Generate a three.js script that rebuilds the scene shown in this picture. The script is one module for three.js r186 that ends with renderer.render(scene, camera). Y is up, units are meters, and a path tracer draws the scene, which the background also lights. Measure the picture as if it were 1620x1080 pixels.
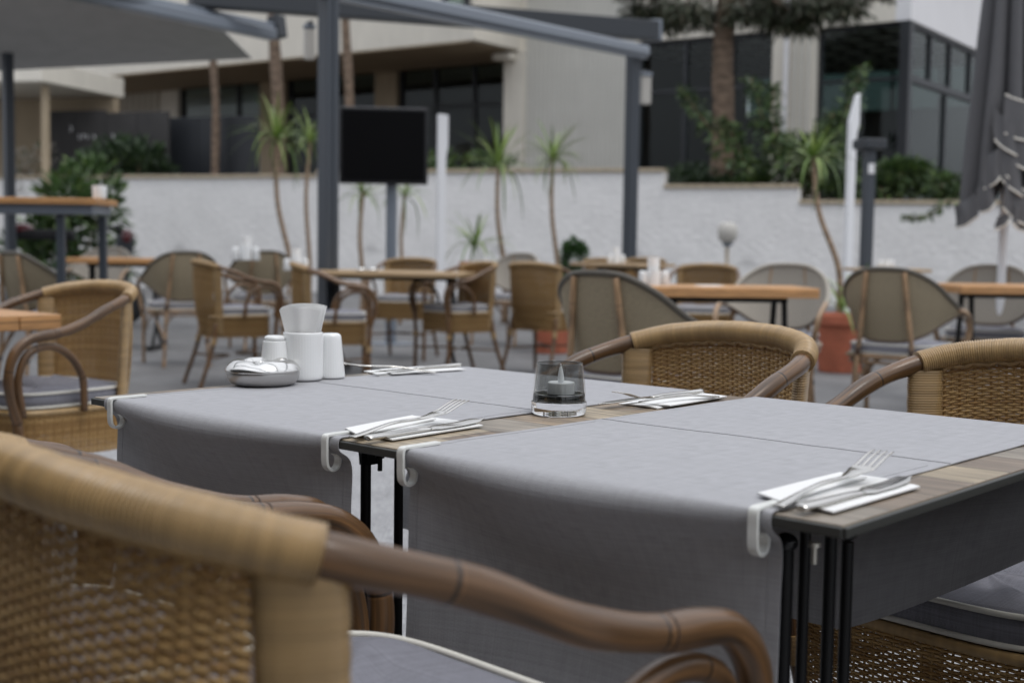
import * as THREE from 'three';
import { mergeGeometries } from 'three/addons/utils/BufferGeometryUtils.js';
import { RoundedBoxGeometry } from 'three/addons/geometries/RoundedBoxGeometry.js';
import { ImprovedNoise } from 'three/addons/math/ImprovedNoise.js';

// ------------------------------------------------------------------ camera, sky, sun, exposure
const scene = new THREE.Scene();
const EYE = 0.98255, PITCH = 0.07632, ROLL = 0.0135, F = 2050;
const camera = new THREE.PerspectiveCamera(29.52, 1.5, 0.05, 400);
camera.position.set(0, EYE, 0);
camera.rotation.order = 'YXZ';
camera.rotation.set(-PITCH, 0, ROLL);
camera.focus = 1.72;
camera.userData.fStop = 4.9;
scene.add(camera);

const renderer = new THREE.WebGLRenderer({ antialias: true });
renderer.setSize(1024, 682);
renderer.toneMapping = THREE.LinearToneMapping;
renderer.toneMappingExposure = 1.45;
renderer.shadowMap.enabled = true;

{ // overcast sky: brighter overhead, faintly cool, soft cloud structure
  const w = 512, h = 256, d = new Float32Array(w * h * 4), n = new ImprovedNoise();
  for (let j = 0; j < h; j++) for (let i = 0; i < w; i++) {
    const el = ((j + 0.5) / h - 0.5) * Math.PI, az = (i / w) * 2 * Math.PI;
    const x = Math.cos(el) * Math.cos(az), y = Math.sin(el), z = Math.cos(el) * Math.sin(az);
    let l = y > 0 ? 0.34 + 0.78 * y : 0.22;
    if (y > 0) {
      const k = 2.2 / (0.35 + y);
      l *= 1 + 0.20 * n.noise(x * k, z * k, 3.1) + 0.10 * n.noise(x * k * 2.3, z * k * 2.3, 7.7);
    }
    const o = (j * w + i) * 4;
    d[o] = l * 0.965; d[o + 1] = l * 1.0; d[o + 2] = l * 1.075; d[o + 3] = 1;
  }
  const sky = new THREE.DataTexture(d, w, h, THREE.RGBAFormat, THREE.FloatType);
  sky.mapping = THREE.EquirectangularReflectionMapping;
  sky.magFilter = sky.minFilter = THREE.LinearFilter;
  sky.needsUpdate = true;
  scene.background = sky;
  scene.environment = sky;
}
const sun = new THREE.DirectionalLight(new THREE.Color(1, 0.965, 0.91), 0.75);
sun.position.set(14, 40, 6);
sun.target.position.set(0, 0, -6);
sun.castShadow = true;
sun.shadow.radius = 45;
sun.shadow.mapSize.set(2048, 2048);
Object.assign(sun.shadow.camera, { left: -40, right: 40, top: 40, bottom: -40, near: 1, far: 120 });
scene.add(sun, sun.target);

// ------------------------------------------------------------------ helpers
let seed = 12345;
const rnd = () => { seed = (seed + 0x6d2b79f5) | 0; let t = Math.imul(seed ^ (seed >>> 15), 1 | seed); t = (t + Math.imul(t ^ (t >>> 7), 61 | t)) ^ t; return ((t ^ (t >>> 14)) >>> 0) / 4294967296; };
const rr = (a, b) => a + (b - a) * rnd();
const V = (x, y, z) => new THREE.Vector3(x, y, z);
const lerp = (a, b, t) => a + (b - a) * t;
const noise = new ImprovedNoise();

// where a ray through a point of the picture (1620 x 1080) is at a depth, or meets a height
const FW = V(0, -Math.sin(PITCH), -Math.cos(PITCH)), R0 = V(1, 0, 0), U0 = V(0, Math.cos(PITCH), -Math.sin(PITCH));
const RT = R0.clone().multiplyScalar(Math.cos(ROLL)).addScaledVector(U0, Math.sin(ROLL));
const UP = U0.clone().multiplyScalar(Math.cos(ROLL)).addScaledVector(R0, -Math.sin(ROLL));
const ray = (u, v) => FW.clone().addScaledVector(RT, (u - 810) / F).addScaledVector(UP, -(v - 540) / F);
const at = (u, v, depth) => ray(u, v).multiplyScalar(depth).add(V(0, EYE, 0));
const onHeight = (u, v, y = 0) => { const d = ray(u, v); return d.multiplyScalar((y - EYE) / d.y).add(V(0, EYE, 0)); };
const onPlane = (u, v, p, n) => { const d = ray(u, v), c = V(0, EYE, 0); return d.multiplyScalar(p.clone().sub(c).dot(n) / d.dot(n)).add(c); };

// the terrace grid: a runs along the long side of the table, b across it and away
const YAW = -0.73618, CA = 1.71096, CB = -0.98051, TW = 0.7295, TL = 1.2, TH = 0.75;
const T = (a, y, b) => { const da = a - CA, db = b - CB; return V(da * Math.cos(YAW) - db * Math.sin(YAW), y, -(da * Math.sin(YAW) + db * Math.cos(YAW))); };
const A_DIR = V(Math.cos(YAW), 0, -Math.sin(YAW)), B_DIR = V(-Math.sin(YAW), 0, -Math.cos(YAW));

const used = new Map();
function numbered(name) {
  const k = used.get(name) ?? 0;
  used.set(name, k + 1);
  return k ? name + '_' + String(k).padStart(3, '0') : name;
}
function tag(o, label, category, group) {
  o.userData.label = label; o.userData.category = category;
  if (group) o.userData.group = group;
  return o;
}
function thing(name, label, category, pos = V(0, 0, 0), turn = 0, group) {
  const g = new THREE.Group();
  g.name = numbered(name); g.position.copy(pos); g.rotation.y = turn;
  scene.add(g);
  return tag(g, label, category, group);
}
function part(name, geo, mat, parent, label) {
  const m = new THREE.Mesh(Array.isArray(geo) ? merge(geo) : geo, mat);
  m.name = name; m.castShadow = m.receiveShadow = true;
  parent.add(m);
  if (label) m.userData.label = label;
  return m;
}
function solo(name, geo, mat, label, category, pos = V(0, 0, 0), turn = 0, group) {
  const m = part(numbered(name), geo, mat, scene);
  m.position.copy(pos); m.rotation.y = turn;
  return tag(m, label, category, group);
}
function structure(name, geo, mat) { const m = part(name, geo, mat, scene); m.userData.kind = 'structure'; return m; }
const stuff = (m) => { m.userData.kind = 'stuff'; return m; };
function merge(list) {
  list = list.map((g) => {
    const q = g.index ? g.toNonIndexed() : g;
    for (const k of Object.keys(q.attributes)) if (!['position', 'normal', 'uv', 'color'].includes(k)) q.deleteAttribute(k);
    if (!q.attributes.uv) q.setAttribute('uv', new THREE.BufferAttribute(new Float32Array(q.attributes.position.count * 2), 2));
    return q;
  });
  if (list.some((g) => g.attributes.color)) for (const g of list) if (!g.attributes.color) g.setAttribute('color', new THREE.BufferAttribute(new Float32Array(g.attributes.position.count * 3).fill(1), 3));
  return mergeGeometries(list);
}
function box(w, h, d, x = 0, y = 0, z = 0, r = 0.004) {
  const g = r > 0 ? new RoundedBoxGeometry(w, h, d, 1, Math.min(r, w / 2.1, h / 2.1, d / 2.1)) : new THREE.BoxGeometry(w, h, d);
  const q = g.index ? g.toNonIndexed() : g, p = q.attributes.position, n = q.attributes.normal, uv = q.attributes.uv;
  for (let i = 0; i < p.count; i++) { // uv in metres by the face's main axis
    const ax = Math.abs(n.getX(i)), ay = Math.abs(n.getY(i)), az = Math.abs(n.getZ(i));
    if (ay >= ax && ay >= az) uv.setXY(i, p.getX(i), p.getZ(i)); else if (ax >= az) uv.setXY(i, p.getZ(i), p.getY(i)); else uv.setXY(i, p.getX(i), p.getY(i));
  }
  return q.translate(x, y, z);
}
// a box beam between two points
function beam(p, q, w, h, r = 0.006) {
  const l = p.distanceTo(q), g = box(w, h, l, 0, 0, 0, r), m = new THREE.Matrix4().lookAt(p, q, V(0, 1, 0));
  return g.applyMatrix4(m.setPosition(p.clone().add(q).multiplyScalar(0.5)));
}
// a tube through points; radius(t, angle) may swell or ripple, [rx, ry] makes it oval; uv in metres
function tube(pts, radius, o = {}) {
  const { seg = 24, rad = 10, closed = false, caps = true, squash = 1, straight = false } = o;
  const c = straight ? null : new THREE.CatmullRomCurve3(pts, closed, 'centripetal');
  const P = [], N = [], UV = [], I = [];
  let fr, pos, len;
  if (c) { c.arcLengthDivisions = 400; fr = c.computeFrenetFrames(seg, closed); pos = (t) => c.getPointAt(t); len = c.getLength(); }
  const R = typeof radius === 'function' ? radius : () => radius;
  for (let i = 0; i <= seg; i++) {
    const t = i / seg, p = pos(t);
    for (let j = 0; j <= rad; j++) {
      const a = (j / rad) * Math.PI * 2, r = R(t, a);
      const q = p.clone().addScaledVector(fr.normals[i], Math.cos(a) * r * squash).addScaledVector(fr.binormals[i], Math.sin(a) * r);
      P.push(q.x, q.y, q.z); UV.push((j / rad) * 0.1, t * len);
    }
  }
  for (let i = 0; i < seg; i++) for (let j = 0; j < rad; j++) {
    const k = i * (rad + 1) + j, l = k + rad + 1;
    I.push(k, k + 1, l, l, k + 1, l + 1);
  }
  if (caps && !closed) for (const e of [0, seg]) {
    const p = pos(e / seg), k = P.length / 3, s = e * (rad + 1);
    P.push(p.x, p.y, p.z); UV.push(0.05, e ? len : 0);
    for (let j = 0; j < rad; j++) e ? I.push(k, s + j, s + j + 1) : I.push(k, s + j + 1, s + j);
  }
  const g = new THREE.BufferGeometry();
  g.setAttribute('position', new THREE.Float32BufferAttribute(P, 3));
  g.setAttribute('uv', new THREE.Float32BufferAttribute(UV, 2));
  g.setIndex(I); g.computeVertexNormals();
  // close the seam of the normals
  const n = g.attributes.normal;
  for (let i = 0; i <= seg; i++) {
    const k = i * (rad + 1), l = k + rad, x = n.getX(k) + n.getX(l), y = n.getY(k) + n.getY(l), z = n.getZ(k) + n.getZ(l), s = Math.hypot(x, y, z) || 1;
    n.setXYZ(k, x / s, y / s, z / s); n.setXYZ(l, x / s, y / s, z / s);
  }
  return g;
}
function lathe(profile, seg = 40) { return new THREE.LatheGeometry(profile.map(([r, y]) => new THREE.Vector2(Math.max(r, 0.0001), y)), seg); }
// a sheet f(u, v) -> Vector3 with thickness
function sheet(f, nu, nv, thick, uvScale = [1, 1]) {
  const top = [], uvs = [], g = new THREE.BufferGeometry(), I = [];
  for (let j = 0; j <= nv; j++) for (let i = 0; i <= nu; i++) { const p = f(i / nu, j / nv); top.push(p); uvs.push((i / nu) * uvScale[0], (j / nv) * uvScale[1]); }
  const W = nu + 1, P = [], UV = [...uvs, ...uvs];
  for (const p of top) P.push(p.x, p.y, p.z);
  const nrm = top.map((p, k) => {
    const i = k % W, j = Math.floor(k / W);
    const du = top[j * W + Math.min(i + 1, nu)].clone().sub(top[j * W + Math.max(i - 1, 0)]), dv = top[Math.min(j + 1, nv) * W + i].clone().sub(top[Math.max(j - 1, 0) * W + i]);
    return du.cross(dv).normalize();
  });
  top.forEach((p, k) => { const q = p.clone().addScaledVector(nrm[k], -thick); P.push(q.x, q.y, q.z); });
  const K = top.length;
  for (let j = 0; j < nv; j++) for (let i = 0; i < nu; i++) {
    const a = j * W + i, b = a + 1, c = a + W, d = c + 1;
    I.push(a, b, c, c, b, d, K + a, K + c, K + b, K + b, K + c, K + d);
  }
  const edge = (a, b) => { const s = P.length / 3; for (const k of [a, b, K + a, K + b]) { P.push(P[k * 3], P[k * 3 + 1], P[k * 3 + 2]); UV.push(UV[k * 2], UV[k * 2 + 1]); } I.push(s, s + 2, s + 1, s + 1, s + 2, s + 3); };
  for (let i = 0; i < nu; i++) { edge(i, i + 1); edge(nv * W + i + 1, nv * W + i); }
  for (let j = 0; j < nv; j++) { edge((j + 1) * W, j * W); edge(j * W + nu, (j + 1) * W + nu); }
  g.setAttribute('position', new THREE.Float32BufferAttribute(P, 3));
  g.setAttribute('uv', new THREE.Float32BufferAttribute(UV, 2));
  g.setIndex(I); g.computeVertexNormals();
  return g;
}
function paint(g, r, gg, b) { const q = g.index ? g.toNonIndexed() : g, n = q.attributes.position.count, c = new Float32Array(n * 3); for (let i = 0; i < n; i++) { c[i * 3] = r; c[i * 3 + 1] = gg; c[i * 3 + 2] = b; } q.setAttribute('color', new THREE.BufferAttribute(c, 3)); return q; }

// ------------------------------------------------------------------ textures and materials
function texture(w, h, fn, srgb = true, repeat = [1, 1]) { // fn(x, y) -> [r, g, b] 0..1 (sRGB when srgb)
  const d = new Uint8Array(w * h * 4);
  for (let y = 0; y < h; y++) for (let x = 0; x < w; x++) { const c = fn(x, y), o = (y * w + x) * 4; for (let k = 0; k < 3; k++) d[o + k] = Math.max(0, Math.min(255, c[k] * 255)); d[o + 3] = 255; }
  const t = new THREE.DataTexture(d, w, h);
  t.wrapS = t.wrapT = THREE.RepeatWrapping; t.magFilter = t.minFilter = THREE.LinearFilter;
  if (srgb) t.colorSpace = THREE.SRGBColorSpace;
  t.repeat.set(...repeat); t.needsUpdate = true;
  return t;
}
// noise that tiles over w x h pixels
function tiled(x, y, w, h, fx, fy, z = 0) {
  const u = x / w, v = y / h, n = (a, b) => noise.noise(a * fx, b * fy, z);
  return lerp(lerp(n(u, v), n(u - 1, v), u), lerp(n(u, v - 1), n(u - 1, v - 1), u), v) * 1.25;
}
const S = (o) => new THREE.MeshStandardMaterial(o), PH = (o) => new THREE.MeshPhysicalMaterial(o);
const lin = (r, g, b) => new THREE.Color().setRGB(r, g, b);

const weaveTex = (tone, amp, fx = 110) => {
  const rows = Array.from({ length: 512 }, () => rnd()), cols = Array.from({ length: 512 }, () => rnd());
  return texture(512, 512, (x, y) => {
    const over = ((x >> 2) + (y >> 2)) & 1, k = (over ? rows[y >> 2] : cols[x >> 2]) - 0.5;
    const v = 1 + amp * k + 0.05 * tiled(x, y, 512, 512, 9, 9, 4) + 0.014 * tiled(x, y, 512, 512, 60, 6, 8) + 0.014 * tiled(x, y, 512, 512, 6, 60, 18) + (over ? 0.03 : -0.03);
    return tone.map((c) => c * v);
  }, true, [8, 8]);
};
const weaveBump = texture(256, 256, (x, y) => { const a = (x % 8) / 8, b = (y % 8) / 8, over = ((x >> 3) + (y >> 3)) & 1; const v = 0.35 + 0.6 * (over ? Math.sin(b * Math.PI) : Math.sin(a * Math.PI)) * (0.8 + 0.2 * tiled(x, y, 256, 256, 20, 20, 2)); return [v, v, v]; }, false, [8, 8]);
const M = {};
M.runner = PH({ map: weaveTex([0.63, 0.63, 0.643], 0.09), bumpMap: weaveBump, bumpScale: 0.0003, roughness: 0.82, sheen: 0.25, sheenRoughness: 0.6, sheenColor: lin(0.6, 0.6, 0.65) });
M.cushion = S({ map: weaveTex([0.47, 0.47, 0.50], 0.16), bumpMap: weaveBump, bumpScale: 0.0004, roughness: 0.9 });
M.piping = S({ color: lin(0.66, 0.64, 0.58), roughness: 0.8 });
M.rattan = PH({ color: lin(1.16, 1.13, 1.04), vertexColors: true, roughness: 0.46, specularIntensity: 0.7 });
M.rattanFar = PH({ color: lin(0.74, 0.72, 0.70), vertexColors: true, roughness: 0.6, specularIntensity: 0.4 });  // same cane toned darker, for the far chairs
M.wrap = PH({ map: texture(256, 256, (x, y) => { const k = 1 + 0.14 * tiled(x, y, 256, 256, 3, 60, 1) + 0.10 * tiled(x, y, 256, 256, 2, 9, 5); return [0.66 * k, 0.545 * k, 0.375 * k]; }, true, [5, 2]), roughness: 0.36, clearcoat: 0.35, clearcoatRoughness: 0.28 });
M.wrapFar = M.wrap.clone(); M.wrapFar.color.setRGB(0.74, 0.73, 0.72); M.wrapFar.clearcoat = 0.1;  // darker copy of the wrap for the far chairs
const bambooTex = (tone) => texture(256, 512, (x, y) => {
  let k = 1 + 0.42 * tiled(x, y, 256, 512, 14, 2, 2) + 0.26 * tiled(x, y, 256, 512, 44, 4, 9) + 0.14 * tiled(x, y, 256, 512, 2, 3, 12);
  const node = Math.abs(y - 260) < 5 ? 0.45 : Math.abs(y - 268) < 4 ? 1.14 : 1;
  k *= node;
  return [tone[0] * k, tone[1] * k, tone[2] * k];
}, true, [10, 5]);
M.bamboo = PH({ map: bambooTex([0.365, 0.265, 0.168]), roughness: 0.4, clearcoat: 0.4, clearcoatRoughness: 0.14, specularIntensity: 0.7 });
M.bambooPale = PH({ map: bambooTex([0.55, 0.445, 0.335]), roughness: 0.4, clearcoat: 0.3, clearcoatRoughness: 0.3 });
M.binding = S({ color: lin(0.06, 0.035, 0.022), roughness: 0.5 });
M.mesh = S({ map: texture(256, 256, (x, y) => { const a = ((x >> 3) + (y >> 3)) & 1, k = 0.86 + 0.28 * a + 0.2 * tiled(x, y, 256, 256, 5, 30, 3) + 0.2 * tiled(x, y, 256, 256, 30, 5, 6); return [0.53 * k, 0.485 * k, 0.40 * k]; }, true, [14, 14]), roughness: 0.75 });
M.meshPale = S({ map: texture(256, 256, (x, y) => { const a = ((x >> 3) + (y >> 3)) & 1, k = 0.94 + 0.12 * a + 0.12 * tiled(x, y, 256, 256, 5, 30, 3) + 0.12 * tiled(x, y, 256, 256, 30, 5, 6); return [0.60 * k, 0.575 * k, 0.535 * k]; }, true, [14, 14]), roughness: 0.75 });
M.rim = S({ color: lin(0.075, 0.065, 0.05), roughness: 0.5 });
// compact laminate table top with a printed pattern of old boards
M.tableTop = PH({ map: texture(1024, 512, (x, y) => {
  const row = Math.floor(y / 64), shift = [0.13, 0.55, 0.31, 0.78, 0.02, 0.46, 0.9, 0.24][row], col = Math.floor(((x / 1024 + shift) % 1) * 3), id = row * 3 + col;
  const tone = [[0.55, 0.485, 0.41], [0.49, 0.435, 0.38], [0.61, 0.555, 0.47], [0.53, 0.495, 0.45], [0.45, 0.385, 0.32]][(id * 7) % 5];
  let k = 1 + 0.28 * tiled(x, y, 1024, 512, 9, 90, id % 3) + 0.18 * tiled(x, y, 1024, 512, 30, 150, 5) + 0.14 * tiled(x, y, 1024, 512, 5, 10, 8);
  const e = y % 64, xe = ((x / 1024 + shift) % 1) * 3 % 1;
  if (e < 2 || xe < 0.005) k *= 0.55;
  return tone.map((c) => c * k);
}, true, [1 / 1.2, 1 / 0.73]), roughness: 0.42 });
M.laminateEdge = S({ color: lin(0.04, 0.041, 0.037), roughness: 0.5 });
M.blackMetal = PH({ color: lin(0.008, 0.008, 0.0085), roughness: 0.42, specularIntensity: 0.6 });
M.blackPlastic = PH({ color: lin(0.010, 0.010, 0.012), roughness: 0.24 });
M.zinc = S({ color: lin(0.78, 0.75, 0.66), metalness: 0.7, roughness: 0.35 });
M.steel = S({ color: lin(0.62, 0.61, 0.59), metalness: 1, roughness: 0.13 });
M.brushed = S({ color: lin(0.5, 0.49, 0.48), metalness: 1, roughness: 0.36 });
M.cutlery = S({ color: lin(0.56, 0.545, 0.515), metalness: 1, roughness: 0.12 });
M.clip = PH({ color: lin(0.76, 0.77, 0.74), roughness: 0.35, clearcoat: 0.2 });
M.paper = S({ map: texture(256, 256, (x, y) => { const k = 0.89 + 0.03 * tiled(x, y, 256, 256, 40, 40, 1) + 0.02 * (((x >> 2) + (y >> 2)) & 1); return [k, k, k * 0.995]; }, true, [16, 16]), roughness: 0.95 });
M.ceramic = PH({ color: lin(0.80, 0.81, 0.81), roughness: 0.22, clearcoat: 0.6, clearcoatRoughness: 0.1 });
M.glass = PH({ color: lin(1, 1, 1), transmission: 1, thickness: 0.01, ior: 1.5, roughness: 0.0 });
M.smoke = PH({ color: lin(0.54, 0.545, 0.535), transmission: 1, thickness: 0, ior: 1.5, roughness: 0.0, side: THREE.DoubleSide });
M.clear = PH({ color: lin(0.98, 0.985, 0.98), transmission: 1, thickness: 0, ior: 1.5, roughness: 0.0, side: THREE.DoubleSide });
M.smokeDeep = PH({ color: lin(0.16, 0.165, 0.16), transmission: 1, thickness: 0, ior: 1.5, roughness: 0.0, side: THREE.DoubleSide });
M.candle = PH({ color: lin(0.90, 0.92, 0.94), roughness: 0.4 });
M.paneDim = PH({ color: lin(0.20, 0.25, 0.24), transmission: 1, thickness: 0, ior: 1.52, roughness: 0.0, specularIntensity: 0.4 });
M.led = PH({ color: lin(0.90, 0.92, 0.94), roughness: 0.4, transmission: 0.15, thickness: 0 });
M.frame = PH({ color: lin(0.044, 0.053, 0.066), roughness: 0.42, clearcoat: 0.2, clearcoatRoughness: 0.35 });
M.frameDark = S({ color: lin(0.03, 0.035, 0.042), roughness: 0.5 });
M.railGrey = PH({ color: lin(0.16, 0.185, 0.22), roughness: 0.4, clearcoat: 0.2 });
M.canopy = S({ map: texture(256, 256, (x, y) => { const k = 0.68 * (1 + 0.05 * tiled(x, y, 256, 256, 6, 6, 1) + 0.04 * tiled(x, y, 256, 256, 40, 40, 3)); return [k * 1.0, k, k * 0.99]; }, true, [0.5, 0.5]), roughness: 0.9 });
M.whitePaint = S({ color: lin(0.78, 0.79, 0.81), roughness: 0.5 });
M.slab = S({ map: texture(512, 512, (x, y) => {
  const board = Math.floor(y / 128), t = [1.02, 0.9, 1.08, 0.96][board];
  let k = t * (1 + 0.22 * tiled(x, y, 512, 512, 4, 60, board) + 0.12 * tiled(x, y, 512, 512, 12, 110, 7));
  if (y % 128 < 3) k *= 0.6;
  return [0.715 * k, 0.535 * k, 0.35 * k];
}, true, [1.3, 2]), roughness: 0.45 });
M.slabPale = S({ map: texture(256, 256, (x, y) => { const k = 1 + 0.14 * tiled(x, y, 256, 256, 4, 50, 1); return [0.66 * k, 0.56 * k, 0.43 * k]; }, true, [1.3, 2]), roughness: 0.4 });
M.terracotta = S({ map: texture(256, 256, (x, y) => { const k = 1 + 0.12 * tiled(x, y, 256, 256, 5, 5, 1) + 0.1 * tiled(x, y, 256, 256, 30, 30, 3); return [0.64 * k, 0.365 * k, 0.27 * k]; }, true, [2, 2]), roughness: 0.8 });
M.soil = S({ color: lin(0.045, 0.032, 0.022), roughness: 1 });
M.trunk = S({ map: texture(128, 256, (x, y) => { const k = 1 + 0.3 * tiled(x, y, 128, 256, 10, 40, 1) + 0.2 * tiled(x, y, 128, 256, 4, 9, 3); return [0.56 * k, 0.48 * k, 0.40 * k]; }, true, [6, 3]), roughness: 0.95 });
M.bark = S({ map: texture(256, 512, (x, y) => { const k = 1 + 0.4 * tiled(x, y, 256, 512, 14, 22, 1) + 0.25 * tiled(x, y, 256, 512, 40, 60, 3); return [0.46 * k, 0.395 * k, 0.34 * k]; }, true, [4, 0.6]), bumpMap: texture(256, 512, (x, y) => { const k = 0.5 + 0.5 * tiled(x, y, 256, 512, 14, 22, 1); return [k, k, k]; }, false, [4, 0.6]), bumpScale: 0.03, roughness: 1 });
const leafMat = (r, g, b) => PH({ color: lin(r, g, b), vertexColors: true, roughness: 0.6, side: THREE.DoubleSide, transmission: 0.25, thickness: 0 });
M.leaf = leafMat(1, 1, 1);
M.parasol = S({ map: weaveTex([0.335, 0.335, 0.345], 0.10), roughness: 0.85 });
M.wallPaint = S({
  map: texture(512, 512, (x, y) => { const k = 0.865 * (1 + 0.035 * tiled(x, y, 512, 512, 5, 5, 1) + 0.03 * tiled(x, y, 512, 512, 24, 24, 5) + 0.03 * tiled(x, y, 512, 512, 80, 80, 9)) - Math.max(0, tiled(x, y, 512, 512, 4, 12, 15) - 0.42) * 0.25; return [k, k * 0.995, k * 0.99]; }, true, [0.4, 0.4]),
  bumpMap: texture(512, 512, (x, y) => { const k = 0.5 + 0.28 * tiled(x, y, 512, 512, 22, 30, 1) + 0.16 * tiled(x, y, 512, 512, 60, 60, 3); return [k, k, k]; }, false, [0.4, 0.4]), bumpScale: 0.016, roughness: 0.9 });
M.cap = S({ map: texture(256, 64, (x, y) => { const k = 1 + 0.15 * tiled(x, y, 256, 64, 16, 4, 1); return [0.66 * k, 0.61 * k, 0.53 * k]; }, true, [0.8, 2]), roughness: 0.9 });
const render = (c, a = 0.03) => texture(256, 256, (x, y) => { const k = 1 + a * tiled(x, y, 256, 256, 4, 4, 1) + a * tiled(x, y, 256, 256, 50, 50, 3) + a * tiled(x, y, 256, 256, 14, 2, 6); return c.map((v) => v * k); }, true, [0.5, 0.5]);
M.cream = S({ map: render([0.875, 0.855, 0.81], 0.03), roughness: 0.9 });
M.creamGrey = S({ map: render([0.80, 0.795, 0.77], 0.03), roughness: 0.8 });
M.white = S({ map: render([0.90, 0.90, 0.91], 0.02), roughness: 0.9 });
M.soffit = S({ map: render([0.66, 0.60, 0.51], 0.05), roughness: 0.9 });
M.darkFrame = S({ color: lin(0.022, 0.025, 0.03), roughness: 0.45 });
M.pane = PH({ color: lin(0.80, 0.86, 0.85), transmission: 1, thickness: 0, ior: 1.52, roughness: 0.0, specularIntensity: 0.45 });
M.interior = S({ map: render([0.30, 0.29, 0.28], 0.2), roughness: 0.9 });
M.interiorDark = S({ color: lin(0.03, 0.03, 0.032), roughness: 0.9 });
M.blind = S({ map: texture(64, 64, (x, y) => { const k = y % 16 < 3 ? 0.55 : 0.85; return [k * 0.9, k, k * 0.96]; }, true, [1, 6]), roughness: 0.9 });
M.screen = PH({ color: lin(0.004, 0.004, 0.0045), roughness: 0.3, specularIntensity: 0.15 });
M.hoarding = S({ map: render([0.24, 0.235, 0.235], 0.10), roughness: 0.8 });
M.red = PH({ color: lin(0.10, 0.008, 0.012), roughness: 0.3, clearcoat: 0.6 });
M.rubber = S({ color: lin(0.014, 0.014, 0.015), roughness: 0.8 });
M.globe = PH({ color: lin(0.58, 0.56, 0.52), roughness: 0.5, transmission: 0.3, thickness: 0 });

// ------------------------------------------------------------------ ground
{
  const gt = texture(1024, 1024, (x, y) => {
    let k = 0.385 * (1 + 0.10 * tiled(x, y, 1024, 1024, 5, 5, 1) + 0.06 * tiled(x, y, 1024, 1024, 26, 26, 3) + 0.10 * tiled(x, y, 1024, 1024, 150, 150, 5) + 0.05 * tiled(x, y, 1024, 1024, 3, 16, 11));
    const row = Math.floor(y / 128), xx = (x + (row % 2) * 128) % 256;
    if (y % 128 < 3 || xx < 3) k *= 0.8;
    k *= 1 + 0.05 * Math.sin(row * 7.3 + Math.floor((x + (row % 2) * 128) / 256) * 3.7);
    return [k, k * 0.995, k * 1.0];
  }, true, [1, 1]);
  const g = new THREE.PlaneGeometry(300, 300).rotateX(-Math.PI / 2), uv = g.attributes.uv;
  for (let i = 0; i < uv.count; i++) uv.setXY(i, uv.getX(i) * 110, uv.getY(i) * 110);
  const ground = structure('ground', g, S({ map: gt, roughness: 0.75 }));
  ground.rotation.y = YAW; ground.position.set(0, 0, -40);
  // pale pebble paving under the near tables
  const pt = texture(1024, 1024, (x, y) => {
    const cx = Math.floor(x / 16), cy = Math.floor(y / 16);
    let best = 9, id = 0;
    for (let i = -1; i < 2; i++) for (let j = -1; j < 2; j++) {
      const ax = (cx + i + 64) % 64, ay = (cy + j + 64) % 64, h = Math.sin(ax * 127.1 + ay * 311.7) * 43758.5453, h2 = Math.sin(ax * 269.5 + ay * 183.3) * 43758.5453;
      const px = cx + i + 0.5 + 0.3 * ((h - Math.floor(h)) - 0.5), py = cy + j + 0.5 + 0.3 * ((h2 - Math.floor(h2)) - 0.5), d = Math.hypot(x / 16 - px, y / 16 - py);
      if (d < best) { best = d; id = h - Math.floor(h); }
    }
    const k = best > 0.5 ? 0.47 : (0.54 + 0.12 * id) * (1 + 0.06 * tiled(x, y, 1024, 1024, 4, 4, 2));
    return [k, k, k * 1.01];
  }, true, [1, 1]);
  const p = new THREE.PlaneGeometry(16, 9).rotateX(-Math.PI / 2), pu = p.attributes.uv;
  for (let i = 0; i < pu.count; i++) pu.setXY(i, pu.getX(i) * 16, pu.getY(i) * 9);
  const peb = structure('pebble_paving', p, S({ map: pt, roughness: 0.85 }));
  peb.position.set(-0.5, 0.004, -1.55);
}

// ------------------------------------------------------------------ low white wall, coping and planted bank behind it
const wallA = V(5.22, 0, -21.4), wallDir = V(13.6, 0, 4.6).normalize(), wallN = V(-wallDir.z, 0, wallDir.x);
const wallTurn = Math.atan2(-wallDir.z, wallDir.x);
const onWall = (u, v) => { const p = onPlane(u, v, wallA, wallN); return [p.clone().sub(wallA).dot(wallDir), p.y]; };
{
  const g = thing('garden_wall', 'long low whitewashed wall with stepped stone coping behind all the tables', 'wall', wallA, wallTurn);
  const cuts = [[-260, 500, 277], [500, 1048, 267], [1048, 1262, 291], [1262, 1900, 317]];
  for (const [u0, u1, v] of cuts) {
    const [x0] = onWall(u0, 400), [x1] = onWall(u1, 400), h = onWall((u0 + u1) / 2, v)[1];
    part('wall_section', box(x1 - x0, h - 0.07, 0.32, (x0 + x1) / 2, (h - 0.07) / 2, -0.16, 0), M.wallPaint, g);
    const n = Math.max(2, Math.round((x1 - x0) / 0.9));
    for (let i = 0; i < n; i++) part('coping_stone', box((x1 - x0) / n - 0.008, 0.068, 0.40, x0 + (i + 0.5) * (x1 - x0) / n, h - 0.035 + rr(-0.003, 0.003), -0.16, 0.01), M.cap, g);
  }
  const bank = new THREE.PlaneGeometry(70, 30, 1, 1).rotateX(-Math.PI / 2);
  const b = structure('planting_bank', bank, M.soil);
  b.rotation.y = wallTurn; b.position.copy(wallA).addScaledVector(wallN, -15.25).add(V(0, 1.66, 0));
}

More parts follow.
